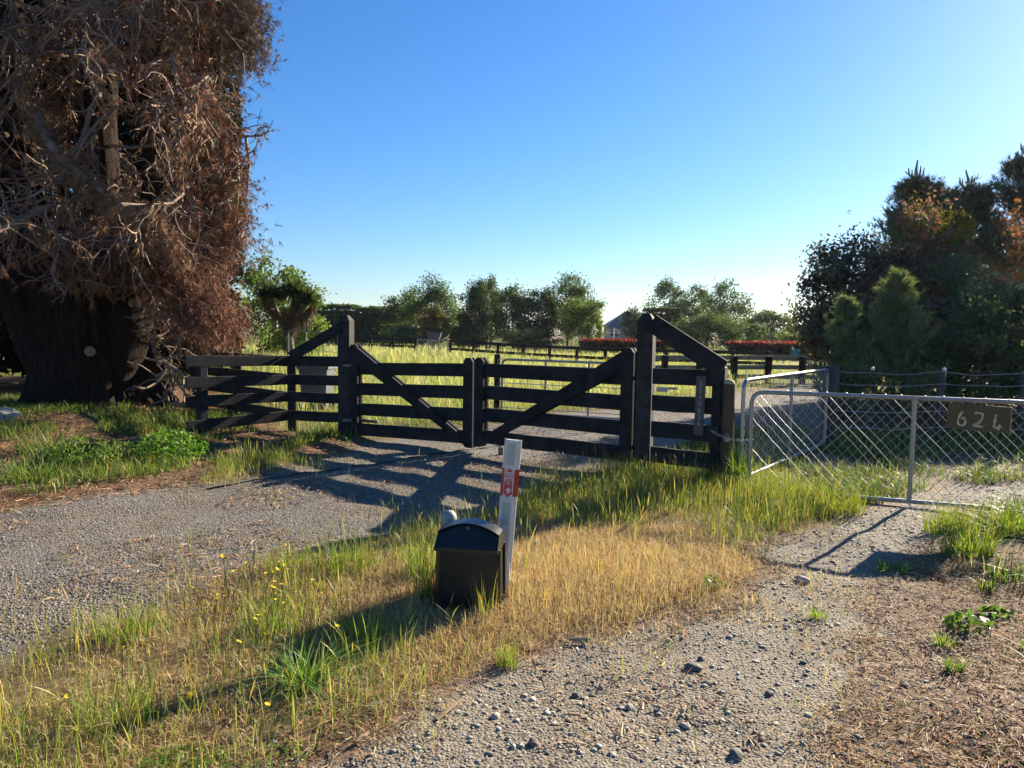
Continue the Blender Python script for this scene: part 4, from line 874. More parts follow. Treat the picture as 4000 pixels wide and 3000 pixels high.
    gr = tip[green]; v, f, cc = tufts(gr, dr[green], RNG.uniform(.10, .2, len(gr)), 14, cvary((.035, .055, .030), len(gr), .25), .9, .010)
    tag(mesh_np('green_needles', v, f, M['needle'], t, col=cc), kind='stuff')
    # heavy limb furred with dead needles, falling across the front
    for pts, nt_, sp_, cb in (([(-7.6, 11.6, 5.0), (-6.9, 11.0, 4.2), (-6.0, 10.6, 3.55), (-5.2, 10.5, 3.1), (-4.9, 10.8, 2.5)], 900, .09, (.27, .165, .095)),
                              ([(-6.3, 12.2, 3.1), (-5.7, 11.6, 2.75), (-5.1, 11.4, 2.2), (-4.7, 11.3, 1.6)], 3200, .24, (.26, .125, .072)),
                              ([(-5.9, 12.6, 5.6), (-5.2, 12.3, 4.9), (-4.85, 12.1, 3.9), (-4.75, 12.0, 2.9)], 3000, .24, (.22, .115, .070)),
                              ([(-5.5, 12.9, 8.2), (-4.9, 12.5, 7.6), (-4.55, 12.3, 6.8), (-4.5, 12.2, 6.0)], 2400, .24, (.17, .115, .075))):
        P = spline(pts, 70); m = MB(); m.tube(P, list(np.linspace(.08, .02, 70)), 8); m.build('drooping_limb', M['dead_wood'], t, True)
        k = RNG.integers(0, 70, nt_); pp = P[k] + RNG.normal(0, sp_, (nt_, 3)) + np.array([0, 0, -.05]); dd = rdir(nt_) * .7 + np.array([.25, -.1, -.6])
        v, f, cc = tufts(pp, dd, RNG.uniform(.10, .24, nt_), 12, cvary(cb, nt_, .3, .06), .7, .009); tag(mesh_np('furred_needles', v, f, M['litter'], t, col=cc), kind='stuff')
    return t
big_pine()

# ================================================================ dark shrubs and pines on the right
MAR = (.21, .10, .08); DG = (.085, .110, .062)
leafy('shrub', 'dark leafy shrub with sky showing through, leftmost of the right shrubs', 'shrub', 7.3, 15.4, 3.9, 2.7, (.10, .105, .08), 26000, 95, .095, 'round', .06, 'shrubs by the right track', tr=.07, csize=.24, limbs=26, aspect=.5, cvar=.22, col2=(.10, .06, .05), c2f=.15)
leafy('shrub', 'tall shrub with dull red new leaves in front of the right hand pines', 'shrub', 9.15, 16.2, 4.85, 2.9, MAR, 15000, 80, .095, 'round', .05, 'shrubs by the right track', tr=.08, csize=.24, limbs=22, aspect=.5, col2=(.085, .10, .045), c2f=.35)
leafy('shrub', 'shrub with orange red leaves at the right edge', 'shrub', 10.7, 15.0, 4.3, 2.6, (.24, .11, .07), 13000, 70, .095, 'round', .05, 'shrubs by the right track', tr=.08, csize=.24, limbs=22, aspect=.5, col2=(.085, .10, .045), c2f=.3)
leafy('shrub', 'dark green rounded shrub filling the middle of the right hand hedge', 'shrub', 8.5, 13.9, 3.0, 3.3, DG, 15000, 80, .085, 'round', .01, 'shrubs by the right track', tr=.07, csize=.26, limbs=20, mat='leaf_dull')
leafy('shrub', 'low dark green shade shrub added past the right edge behind the wire fence', 'shrub', 10.6, 13.0, 2.5, 3.0, (.085, .12, .058), 13000, 80, .085, 'round', .01, 'shrubs by the right track', tr=.07, csize=.26, limbs=20)  # set mostly beyond the frame edge to add shade
leafy('shrub', 'yellow green shoot standing among the red leaves', 'shrub', 9.35, 15.4, 4.35, .75, (.16, .18, .03), 900, 14, .08, 'upright', .78, 'shrubs by the right track', tr=.03, csize=.3, limbs=4)
leafy('shrub', 'low dark green shade shrub added behind the wire fence, left of the 624 board', 'shrub', 8.05, 12.3, 2.25, 2.3, (.075, .105, .05), 9000, 60, .085, 'round', .01, 'shrubs by the right track', tr=.05, csize=.26, limbs=14)  # part of the dark green mass, added to shade ground past the mesh gate
leafy('shrub', 'low green shade shrub added behind the wire fence above the 624 board', 'shrub', 9.75, 11.7, 2.1, 2.2, (.085, .125, .055), 9000, 60, .085, 'round', .01, 'shrubs by the right track', tr=.05, csize=.26, limbs=14)  # second low shrub added to throw shade past the mesh gate
def conifer(label, x, y, h, wd, colr, n):
    g = gz1(x, y); t = thing('young_conifer', label, 'tree', (x, y, g), 'young conifers by the right track'); m = MB(); m.tube([(x, y, g - .1), (x + .02, y, g + h * .5), (x, y, g + h * .96)], [.05, .03, .006], 8); m.build('trunk', M['trunk_grey'], t, True)
    nb = 105; z = RNG.uniform(.05, .93, nb) * h; a = RNG.uniform(0, 2 * PI, nb); ln = wd / 2 * np.clip(1.0 - z / h, .05, .78) ** .85 * 1.3 * RNG.uniform(.45, 1.35, nb); s = np.linspace(0, 1, 6)
    P = np.stack([x + np.cos(a)[:, None] * ln[:, None] * s, y + np.sin(a)[:, None] * ln[:, None] * s, g + z[:, None] + ln[:, None] * (.55 * s + .35 * s * s)], -1)
    v, q = tubes(P, np.linspace(.010, .003, 6)[None] * np.ones((nb, 1)), 3); mesh_np('branches', v, [q], M['trunk_grey'], t)
    k = RNG.integers(0, nb, n); u = RNG.uniform(.15, 1, n) * 4.99; i = u.astype(int); f = (u - i)[:, None]; p = P[k, i] * (1 - f) + P[k, i + 1] * f + RNG.normal(0, .03, (n, 3)); d = unit(P[k, i + 1] - P[k, i]) + np.array([0, 0, .3])
    v, f, c = tufts(p, d, RNG.uniform(.08, .17, n), 9, cvary(colr, n, .22), .8, .012); tag(mesh_np('foliage', v, f, M['leaf'], t, col=c), kind='stuff')
conifer('young feathery conifer nearest the open mesh gate', 5.4, 11.7, 2.2, 1.0, (.15, .21, .11), 2300)
conifer('taller young feathery conifer in front of the dark shrubs', 6.32, 11.9, 2.7, 1.2, (.145, .20, .105), 2900)
def pine_green(label, x, y, h, wd, n, candles):
    g = gz1(x, y); t = thing('pine_tree', label, 'tree', (x, y, g), 'green pines behind the right hand shrubs'); trunk_mesh(t, (x, y, g), h * .93, .13, 6, wd * .3, M['bark'])
    nb = 110; z = RNG.uniform(.10, .97, nb) * h; a = RNG.uniform(0, 2 * PI, nb); ln = wd / 2 * np.clip(1.18 - z / h, .16, .8) * 1.25 * RNG.uniform(.7, 1.1, nb); s = np.linspace(0, 1, 6)
    P = np.stack([x + np.cos(a)[:, None] * ln[:, None] * s, y + np.sin(a)[:, None] * ln[:, None] * s, g + z[:, None] + ln[:, None] * (.2 * s + .45 * s ** 2.5)], -1); P[..., 2] = np.minimum(P[..., 2], g + h * (.93 + .05 * vnoise(P.reshape(-1, 3) * 2)).reshape(P.shape[:-1]))
    v, q = tubes(P, np.linspace(.035, .01, 6)[None] * np.ones((nb, 1)), 4); mesh_np('branches', v, [q], M['bark'], t)
    k = RNG.integers(0, nb, n); u = RNG.uniform(.2, 1, n) ** .7 * 4.99; i = u.astype(int); f = (u - i)[:, None]; p = P[k, i] * (1 - f) + P[k, i + 1] * f + RNG.normal(0, .10, (n, 3)); d = unit(P[k, i + 1] - P[k, i]) + np.array([0, 0, .35])
    v, f, c = tufts(p, d, RNG.uniform(.14, .26, n), 10, cvary((.075, .10, .062), n, .22), .8, .016); tag(mesh_np('needles', v, f, M['needle'], t, col=c), kind='stuff')
    cs = [(x, y, g + h - .1, .55)] + [(P[q_, -1][0], P[q_, -1][1], P[q_, -1][2] - .05, random.uniform(.12, .42)) for q_ in np.argsort(-P[:, -1, 2])[:candles]]
    for cx, cy, cz_, hh in cs:
        m = MB(); m.tube([(cx, cy, cz_), (cx + random.gauss(0, .02), cy, cz_ + hh * .5), (cx + random.gauss(0, .05), cy, cz_ + hh)], [.032, .036, .018], 6)
        if hh > .36:
            for a_ in np.linspace(0, 2 * PI, 5)[:4]: m.tube([(cx, cy, cz_), (cx + .18 * math.cos(a_), cy + .18 * math.sin(a_), cz_ + hh * .35), (cx + .20 * math.cos(a_), cy + .20 * math.sin(a_), cz_ + hh * .65)], [.022, .026, .014], 5)
        m.build('shoot', M['grey_wood'], t, True)
pine_green('pine with upright pale shoots rising behind the dull red shrub', 10.2, 18.6, 5.55, 2.9, 6800, 14)
pine_green('green pine in the middle behind the right hand shrubs', 12.0, 19.4, 5.5, 3.6, 6800, 14)
pine_green('tallest right hand pine with branching pale shoots', 13.7, 19.6, 6.45, 3.4, 6800, 16)

# ================================================================ ground cover
def scatter(n, x0, x1, y0, y1, dens):
    x, y = RNG.uniform(x0, x1, n), RNG.uniform(y0, y1, n); k = RNG.random(n) < dens(x, y); x, y = x[k], y[k]; return np.stack([x, y, gz(x, y)], -1)
def inview(x, y, m=1.06): return (np.abs(x) < .713 * m * y + .25) & (y > 1.9)
fb = lambda x, y, s, o=0: fbm(np.stack([x * s + o, y * s + o * 1.7], -1), 3)
FOOT = [(BX + .01, BY + .12, .24)]
def clear(x, y):
    k = np.ones(x.shape, bool)
    for a, b_, r in FOOT: k &= np.hypot(x - a, y - b_) > r
    return k
# --- gravel of the drive
def dg(x, y): a, b, c = zones(x, y); return inview(x, y) * np.clip((a - .25) * 1.6, 0, 1) * (.55 + .9 * (fb(x, y, 1.1) - .3)) * np.clip(1.25 - y / 22, .3, 1)
p = scatter(120000, -7, 1.2, 2.6, 8.2, dg); n = len(p); sz = .008 + .012 * RNG.random(n) ** 1.5
tone = RNG.uniform(.09, .29, n); c1 = np.stack([tone * 1.10, tone * .98, tone * .82], -1)
k = p[:, 1] < 4.3; v0 = pebbles(p[k] + np.array([0, 0, .002]), sz[k], c1[k], .6); v1 = pebbles(p[~k] + np.array([0, 0, .001]), sz[~k] * 1.1, c1[~k], .7, OCT, OCF)
p = scatter(60000, -4, 4.5, 8.2, 16, dg); n = len(p); tone = RNG.uniform(.10, .30, n)
v2 = pebbles(p, .018 + .02 * RNG.random(n), np.stack([tone * 1.10, tone * .98, tone * .82], -1), .6, OCT, OCF)
V, F, C = join([v0, v1, v2]); tag(mesh_np('drive_gravel', V, F, M['stone'], None, col=C, smooth=True), 'grey crushed gravel on the drive before the gates', 'gravel', kind='stuff')
# --- river pebbles on the near track
def dp(x, y): a, b, c = zones(x, y); return inview(x, y) * np.clip(np.maximum((b - .2) * 1.5, .55 * (sdist(x, y, L2) > 0) * (fb(x, y, 1.4, 3) > .45) * np.clip(1.1 - sdist(x, y, L2) / 1.5, .25, 1)), 0, 1)
def pcol(n): tone = RNG.uniform(.14, .36, n); w_ = RNG.uniform(.86, 1.0, n); return np.stack([tone * 1.04, tone * (.91 + .06 * w_), tone * w_ * .83], -1)
p = scatter(90000, -1.2, 5.5, 2.2, 8.6, lambda x, y: dp(x, y) * .9); n = len(p); v1 = pebbles(p + np.array([0, 0, .001]), .007 + .010 * RNG.random(n), pcol(n), .6, OCT, OCF)
p = scatter(12000, -1.2, 5.5, 2.2, 8.6, lambda x, y: dp(x, y) * (.25 + 1.1 * fb(x, y, 1.6, 5))); n = len(p); v2 = pebbles(p + np.array([0, 0, .003]), 0.014 + .020 * RNG.random(n) ** 2.0, pcol(n) * 1.15, .42)
V, F, C = join([v1, v2]); tag(mesh_np('track_pebbles', V, F, M['stone'], None, col=C, smooth=True), 'tan and grey river pebbles bedded in the near track', 'gravel', kind='stuff')
# --- needle and bark litter
def dl(x, y): a, b, c = zones(x, y); return inview(x, y) * np.clip(c * 1.3 - .25 + .35 * (a > .3) * (a < .8) - .8 * (b > .8), 0, 1) * clear(x, y)
def litter(n, x0, x1, y0, y1, dens, ln, wd):
    p = scatter(n, x0, x1, y0, y1, dens); k = len(p); a = RNG.uniform(0, 2 * PI, k); L = RNG.uniform(*ln, k); d = np.stack([np.cos(a), np.sin(a), RNG.normal(0, .15, k)], -1) * L[:, None] / 2
    s = np.stack([-np.sin(a), np.cos(a), RNG.normal(0, .4, k)], -1) * wd / 2; p[:, 2] += .006 + .012 * RNG.random(k); mid = p + np.stack([np.zeros(k), np.zeros(k), .006 + .02 * L * RNG.random(k)], -1)
    col = cvary((.27, .15, .075), k, .35, .08); q = RNG.random(k) < .32; col[q] = cvary((.42, .31, .18), int(q.sum()), .2)
    V = np.stack([p - d - s, p - d + s, mid + s, mid - s, p + d], 1).reshape(-1, 3); b0 = np.arange(k)[:, None] * 5
    return V, [b0 + np.array([[0, 1, 2, 3]]), b0 + np.array([[3, 2, 4]])], np.repeat(col, 5, 0)
lt = [litter(42000, -9, -2, 5.8, 13, dl, (.06, .16), .006), litter(52000, .9, 5, 2, 5.5, dl, (.02, .075), .004), litter(16000, -2.2, 2.2, 2.0, 5.6, dl, (.03, .09), .004), litter(30000, -6, 1, 2.6, 9, lambda x, y: inview(x, y) * .7 * (fb(x, y, .9, 8) > .53), (.04, .12), .005)]
V, F, C = join(lt); tag(mesh_np('needle_litter', V, F, M['litter'], None, col=C), 'brown pine needles and bark shreds strewn on the ground', 'litter', kind='stuff')
# --- grasses
STR, GRS, OLV = (.60, .46, .22), (.155, .24, .038), (.34, .33, .10)
def verge(x, y):
    """the wedge of rough grass between the two tracks"""
    a, b = sdist(x, y, D1), sdist(x, y, D2); m_ = np.maximum(a, b); return inview(x, y) * np.maximum(np.clip(-m_ / .22 + .12, 0, 1), .30 * np.exp(-np.clip(m_, 0, 9) / .28) * (fb(x, y, 2.4, 12) > .48)) * (x > -3.2) * (y < 8.6) * (x < 2.9) * (sdist(x, y, L2) < 0) * clear(x, y)
gold = lambda x, y: np.clip(1.15 - np.hypot((x - .50) / 1.75, (y - 4.5) / 1.4), 0, 1)
def straw_d(x, y): return verge(x, y) * np.clip(.55 + 1.3 * gold(x, y) + 1.6 * (fb(x, y, 2.2, 2) - .5), 0, 1)
p = scatter(330000, -3.2, 2.9, 2.0, 8.4, straw_d); n = len(p); g_ = gold(p[:, 0], p[:, 1]); hgt = (.03 + .08 * RNG.random(n)) * (.6 + .85 * g_)
v1 = blades(p, hgt, RNG.uniform(.0022, .0042, n), RNG.gamma(2, .28 + .25 * (1 - g_)), np.where((RNG.random(n) < .30 * (1 - g_))[:, None], cvary((.27, .15, .075), n, .25, .07), cvary(STR, n, .22, .07)), 2)
def green_d(x, y): return verge(x, y) * np.clip(.08 + .8 * np.clip((y - 5.3) / .9, 0, 1) + 1.8 * (fb(x, y, 1.7, 4) - .52) + .30 * (x < -.45) - .4 * gold(x, y), 0, 1)
p = scatter(110000, -3.2, 2.9, 2.0, 8.6, green_d); n = len(p); far_ = np.clip((p[:, 1] - 5) / 1.6, 0, 1); hgt = (.045 + .085 * RNG.random(n)) * (1 + 1.1 * far_ * (p[:, 0] > 0))
mixg = np.where((RNG.random(n) < .45)[:, None], cvary(OLV, n, .2), cvary(GRS, n, .25)); hgt = hgt * np.where(p[:, 0] < -.35, 1.7, 1) * (.6 + .8 * fb(p[:, 0], p[:, 1], 2.6, 15)); v2 = blades(p, hgt, RNG.uniform(.0022, .0046, n), RNG.gamma(2, .24, n), mixg, 3)
def right_d(x, y): return inview(x, y) * (sdist(x, y, L2) > -.1) * np.clip(.15 + 2.4 * (fb(x, y, 2.0, 7) - .48), 0, 1)
pr = scatter(60000, 1, 5, 2, 5.6, right_d); nr = len(pr); vr = blades(pr, RNG.uniform(.02, .06, nr), RNG.uniform(.002, .004, nr), RNG.gamma(2, .6, nr), np.where((RNG.random(nr) < .14)[:, None], cvary(GRS, nr, .25), cvary((.38, .23, .11), nr, .28)), 3)
# tall stems with seed heads
p = scatter(16000, -3.2, 2.9, 2.2, 8.4, lambda x, y: verge(x, y) * (.16 + .5 * (y > 5.6) + .22 * (x < -.6))); n = len(p)
v3 = blades(p, RNG.uniform(.10, .33, n), RNG.uniform(.003, .005, n), RNG.gamma(2, .12, n), np.where((RNG.random(n) < .55)[:, None], cvary((.36, .30, .11), n, .2), cvary((.17, .21, .04), n, .2)), 6, prof=[.35, .35, .35, .4, 1.3, 1.0, 0])
V, F, C = join([v1, vr]); tag(mesh_np('dry_grass', V, F, M['straw'], None, col=C), 'golden dry grass on the wedge between the two tracks', 'grass', kind='stuff')
V, F, C = join([v2, v3]); tag(mesh_np('verge_grass', V, F, M['grass'], None, col=C), 'green grass and seeding stems on the wedge before the gates', 'grass', kind='stuff')
# grass beside the pine, under the fence, past the mesh gate
def side_d(x, y):
    left = (sdist(x, y, D1) < -.45 - .5 * (fb(x, y, 1.2, 2) - .5)) * (x < -2.0) * (y > 5.5) * (y < 12.5) * np.clip((fb(x, y, .8, 6) - .50) * 7 + .9 * (np.hypot((x + 4.7) / 1.2, (y - 7.7) / .75) < 1) + .15, 0, 1) * (np.hypot(x + 7, (y - 12.1) * 1.2) > 1.25)
    right = (x > 1.9) * (np.minimum(-sdist(x, y, D2), -sdist(x, y, D1)) > .02) * (y > 4.3) * (y < 11.5) * np.clip((sdist(x, y, L2) < -.1) * 1.0 + (fb(x, y, 1.5, 9) - .56) * 5, 0, 1)
    return inview(x, y) * np.maximum(left, right)
p = scatter(190000, -9, 9, 4.3, 12.5, side_d); n = len(p); sh_ = p[:, 0] > 1.9
v1 = blades(p, RNG.uniform(.07, .22, n), RNG.uniform(.006, .011, n), RNG.gamma(2.2, .3, n), np.where((RNG.random(n) < .25)[:, None], cvary(OLV, n, .2), cvary((.085, .15, .022), n, .22)), 3)
tag(mesh_np('side_grass', *(lambda q: (q[0], q[1]))(v1), M['grass'], None, col=v1[2]), 'green grass along the pine side verge and past the mesh gate', 'grass', kind='stuff')
# meadow beyond the gates
def mead(x, y): return inview(x, y, 1.1) * (sdist(x, y, D1) < -.15) * (sdist(x, y, L1) < 0) * np.where(x > 3.0 + (y - 11) * .35, .35, 1.0) * (y > 9.7 + np.clip((x + .4) * 1.0, -1.4, 9)) * np.clip(13 / y, .12, 1)
p = scatter(210000, -14, 13, 9, 42, mead); n = len(p); d_ = p[:, 1]; hgt = RNG.uniform(.13, .34, n) * np.clip((d_ - 8.5) / 4, .35, 1.25)
colm = cvary((.24, .31, .07), n, .2); k = fb(p[:, 0], p[:, 1], .35, 3) > .53; colm[k] = cvary((.32, .36, .12), int(k.sum()), .2); k = RNG.random(n) < .25; colm[k] = cvary((.15, .25, .045), int(k.sum()), .2)
v1 = blades(p, hgt, .003 + .00045 * d_ * RNG.uniform(.6, 1.2, n), RNG.gamma(2, .3, n), colm, 2)
p = scatter(62000, -14, 13, 11, 42, mead); n = len(p); d_ = p[:, 1]
v2 = blades(p, RNG.uniform(.28, .55, n) * np.clip((d_ - 8) / 5, .4, 1.1), .003 + .00042 * d_, RNG.gamma(2, .16, n), cvary((.42, .43, .23), n, .2), 5, prof=[.25, .25, .3, 1.1, .9, 0])
V, F, C = join([v1, v2]); tag(mesh_np('meadow_grass', V, F, M['grass'], None, col=C), 'long seeding meadow grass in the paddock behind the gates', 'grass', kind='stuff')
def farm(x, y): return inview(x, y, 1.15) * (1.0 * (y > 38) * np.clip(45 / y, .2, 1))
p = scatter(26000, -50, 60, 38, 100, farm); n = len(p); v1 = blades(p, RNG.uniform(.15, .5, n), np.full(n, .09), RNG.gamma(2, .2, n), cvary((.13, .16, .035), n, .25), 2)
tag(mesh_np('far_pasture', v1[0], v1[1], M['grass'], None, col=v1[2]), 'rough pasture between the far fence and the treeline', 'grass', kind='stuff')
# --- single tufts, weeds and flowers
def tuft(label, x, y, r, h, n, colr, wd=.006, bend=.45, name='grass_tuft', cat='grass tuft'):
    a = RNG.uniform(0, 2 * PI, n); q = r * np.sqrt(RNG.random(n)); px_, py_ = x + q * np.cos(a), y + q * np.sin(a); p = np.stack([px_, py_, gz(px_, py_)], -1)
    v, f, c = blades(p, RNG.uniform(.45, 1, n) * h, RNG.uniform(.7, 1.2, n) * wd, RNG.gamma(3, bend / 3, n), cvary(colr, n, .18), 5, az=a + RNG.normal(0, .7, n))
    o = mesh_np(name, v, f, M['grass'], None, col=c, origin=on_ground(x, y)); return tag(o, label, cat, 'tufts and weeds on the verges')
LG = (.13, .23, .03)
tuft('broad bladed green tuft in the shadow line left of the black box', -.90, 3.05, .10, .27, 150, (.15, .26, .06), .009, 1.05)
tuft('tall green tuft standing behind the left side of the black box', -.55, 4.45, .10, .38, 90, (.16, .24, .035), .007, .35)
tuft('tall green tuft close against the left side of the black box', -.50, 4.15, .07, .30, 60, (.17, .24, .04), .006, .4)
tuft('small bright tuft at the pebble edge right below the black box', .0, 3.33, .06, .16, 110, (.20, .24, .05), .004, .4)
tuft('thin seeding tuft in front of the black box', -.13, 3.84, .08, .30, 36, (.24, .26, .07), .0035, .2)
tuft('spreading bright tuft on the right track edge, nearest the mesh gate', 3.28, 5.05, .16, .34, 190, (.19, .26, .035), .008, .65)
tuft('dense bright tuft at the right edge below the mesh gate', 4.0, 5.62, .22, .34, 260, (.16, .23, .03), .008, .6)
tuft('bright tuft below the 624 board', 3.55, 5.75, .16, .36, 200, (.20, .25, .04), .007, .5)
tuft('bright leafy tuft at the right edge of the litter', 2.55, 3.30, .06, .14, 80, LG, .008, .6)
tuft('low green tuft on the litter right of the pebbles', 2.1, 3.28, .04, .12, 50, LG, .007, .6)
tuft('small green clump in the right track', 2.62, 4.80, .10, .11, 110, LG, .007, .8)
tuft('green tuft growing on the wedge left of the yellow flowers', -1.08, 4.55, .20, .26, 230, (.16, .22, .035), .006, .5)
for lab_, x, y in (('lit green tuft on the drive edge among the yellow flowers', -1.45, 4.55), ('thin green tuft on the drive edge furthest left', -1.95, 3.55), ('green tuft half way between the flowers and the broad bladed tuft', -1.25, 3.65), ('green tuft near the bottom left corner', -1.55, 2.75), ('tall thin tuft above the broad bladed one', -.75, 3.55)):
    tuft(lab_, x, y, .14, .25, 150, (.20, .27, .06), .004, .45)
tuft('green grass clump at the left edge before the pine', -4.85, 7.2, .35, .32, 320, (.13, .20, .04), .010, .8)
tuft('long bladed clump at the foot of the pine', -5.35, 8.3, .35, .42, 260, (.15, .20, .05), .011, .9)
tuft('long grass clump beside the pale rock', -6.35, 9.2, .4, .38, 240, (.15, .20, .05), .011, .8)
tuft('low clump on the needle litter near the drive edge', -3.3, 8.15, .16, .17, 120, (.13, .18, .04), .008, .8)
tuft('grass clump under the end of the pine side wing', -4.05, 9.35, .25, .26, 120, (.12, .17, .035), .009, .7)
tuft('grass clump between the gate post and the wing boards', -2.75, 10.15, .28, .22, 220, (.15, .20, .04), .008, .7)
tuft('tall grass around the foot of the numbered gate post', 1.45, 7.55, .32, .26, 300, (.13, .19, .025), .006, .35)
tuft('tall green grass under the numbered wing fence', 1.95, 7.05, .38, .28, 380, (.14, .20, .025), .006, .35)
tuft('tall lit grass before the left end of the mesh gate', 2.55, 6.7, .38, .32, 480, (.21, .25, .035), .006, .4)
tuft('tall lit grass half way along the wedge side of the mesh gate', 2.95, 6.45, .26, .32, 320, (.22, .26, .035), .006, .45)
tuft('bright weed clump between round post and mesh gate', 2.33, 7.2, .10, .60, 90, (.11, .20, .02), .012, .5)
for lab_, x, y in (('ragged green tuft on the far side of the litter, near the gate shadow', 2.95, 4.35), ('thin tuft alone on the brown litter', 2.25, 3.6), ('yellow green tuft low on the right litter', 2.45, 3.02), ('tiny green tuft on the pebbles near the litter edge', 1.75, 3.95), ('bright tuft at the right edge, lower of two', 2.62, 3.5)):
    tuft(lab_, x, y, .05, .11, 50, (.19, .27, .045), .006, .7)
def leaf_weed(label, x, y, r, n, colr, ls, h):
    a = RNG.uniform(0, 2 * PI, n); q = r * np.sqrt(RNG.random(n)); g = gz1(x, y); p = np.stack([x + q * np.cos(a), y + q * np.sin(a), g + h * RNG.random(n) * (1 - .6 * (q / r) ** 2) + .01], -1)
    v, f, c = leaves(p, RNG.uniform(.6, 1.2, n) * ls, cvary(colr, n, .2), up=1.2, aspect=.42); return tag(mesh_np('leafy_weed', v, f, M['grass'], None, col=c, origin=(x, y, g)), label, 'weed', 'tufts and weeds on the verges')
leaf_weed('bright green leafy weed mound on the needles before the pine', -4.0, 8.35, .42, 2600, (.13, .26, .025), .05, .34)
leaf_weed('green weed mound left of the brightest one', -4.75, 8.0, .5, 2200, (.12, .20, .04), .05, .24)
leaf_weed('clover patch at the bottom left corner of the grass', -1.15, 2.42, .17, 460, (.10, .20, .03), .022, .05)
leaf_weed('clover patch among dry grass near the bottom edge', -.85, 2.5, .12, 200, (.11, .21, .03), .020, .05)
leaf_weed('flat plantain rosette on the right track', 2.75, 3.95, .10, 60, (.10, .19, .03), .06, .04)
leaf_weed('plantain weed right of the track beside the litter', 2.5, 3.80, .11, 70, (.10, .19, .03), .06, .08)
leaf_weed('yellowish weed near the right edge of the picture', 3.15, 4.1, .09, 60, (.18, .24, .04), .05, .10)
leaf_weed('small weed on the golden grass at the track edge', 1.25, 4.35, .08, 130, (.10, .19, .03), .03, .07)
# yellow flowers
def flower(x, y, h, lean):
    g = gz1(x, y); t = thing('yellow_flower', 'small yellow daisy on a thin stalk in the grass left of the black box', 'flower', (x, y, g), 'yellow daisies on the verge')
    top = Vector((x + lean[0], y + lean[1], g + h)); m = MB(); m.tube([(x, y, g), ((x * 1.4 + top.x * .6) / 2, (y * 1.4 + top.y * .6) / 2, g + h * .5), top], .0017, 4); st = m.build('stalk', M['stalk'], t)
    n = 13; a = np.linspace(0, 2 * PI, n, endpoint=False); r = .0105; ax = np.stack([np.cos(a), np.sin(a), np.full(n, .35)], -1); s = np.stack([-np.sin(a), np.cos(a), np.zeros(n)], -1) * .0028; c = np.array(top); tl = RNG.normal(0, .35, 2); ax[:, 2] += ax[:, 0] * tl[0] + ax[:, 1] * tl[1]; s[:, 2] += s[:, 0] * tl[0] + s[:, 1] * tl[1]
    V = np.stack([c + ax * .002 - s * .5, c + ax * .002 + s * .5, c + ax * r + s, c + ax * r - s], 1).reshape(-1, 3)
    mesh_np('petals', V, [np.arange(n * 4).reshape(-1, 4)], M['petal'], t, col=np.repeat(cvary((.85, .62, .03), n, .08, .03), 4, 0)); return t
M['stalk'] = simple('green_stalk', (.14, .18, .05), (.10, .14, .04), .7, 40)
FL = [(900 + random.gauss(150, 190), 2250 + random.gauss(0, 85)) for _ in range(44)] + [(180, 2700), (270, 2640), (620, 2640), (610, 2625), (740, 2640), (760, 2710), (1010, 2780), (470, 2540), (60, 2830), (930, 2490), (1060, 2500), (1000, 2430)]
for px, py in FL:
    yy = 1.6 * 2804 / max(py - 1290 + 250, 300) ; yy = min(max(yy, 2.6), 5.2); xx = (px - 2000) / 2804 * yy * 1.02
    flower(xx, yy, random.uniform(.16, .30) if yy > 3 else random.uniform(.08, .2), (random.gauss(0, .04), random.gauss(0, .03)))
# single stones and bark pieces
def lump(name, label, cat, x, y, s, mat, group, squash=.6, sub=2, seed=0):
    v = ICO.copy(); f = ICF
    for _ in range(sub):
        e = {}; nf = []; v = list(map(tuple, v))
        def mid(a, b_):
            k = (min(a, b_), max(a, b_))
            if k not in e: e[k] = len(v); q = unit(np.array(v[a]) + np.array(v[b_])); v.append(tuple(q))
            return e[k]
        for a, b_, c in f: ab, bc, ca_ = mid(a, b_), mid(b_, c), mid(c, a); nf += [(a, ab, ca_), (b_, bc, ab), (c, ca_, bc), (ab, bc, ca_)]
        f = np.array(nf); v = np.array(v)
    r = 1 + (fbm(v * 1.6 + seed * 7.3 + 40, 3) - .5) * .9; v = v * r[:, None] * np.array([1.15, .85, squash]) * s / 2; a = seed * 1.3; v = np.stack([v[:, 0] * math.cos(a) - v[:, 1] * math.sin(a), v[:, 0] * math.sin(a) + v[:, 1] * math.cos(a), v[:, 2]], -1)
    v = v * (.68 if cat == 'stone' else 1); g = on_ground(x, y); o = mesh_np(name, v + np.array(g) + np.array([0, 0, s * squash * .12]), [f], M[mat], None, smooth=True, origin=g); return tag(o, label, cat, group)
SG = 'larger stones loose on the near track'
M['stone_dark'] = simple('dark_brown_stone', (.10, .085, .07), (.16, .14, .12), .8, 20, 60, .4, .004); M['stone_tan'] = simple('tan_river_stone', (.30, .26, .21), (.40, .36, .30), .75, 14, 60, .3, .003)  # darker and lighter base tones for the loose stones
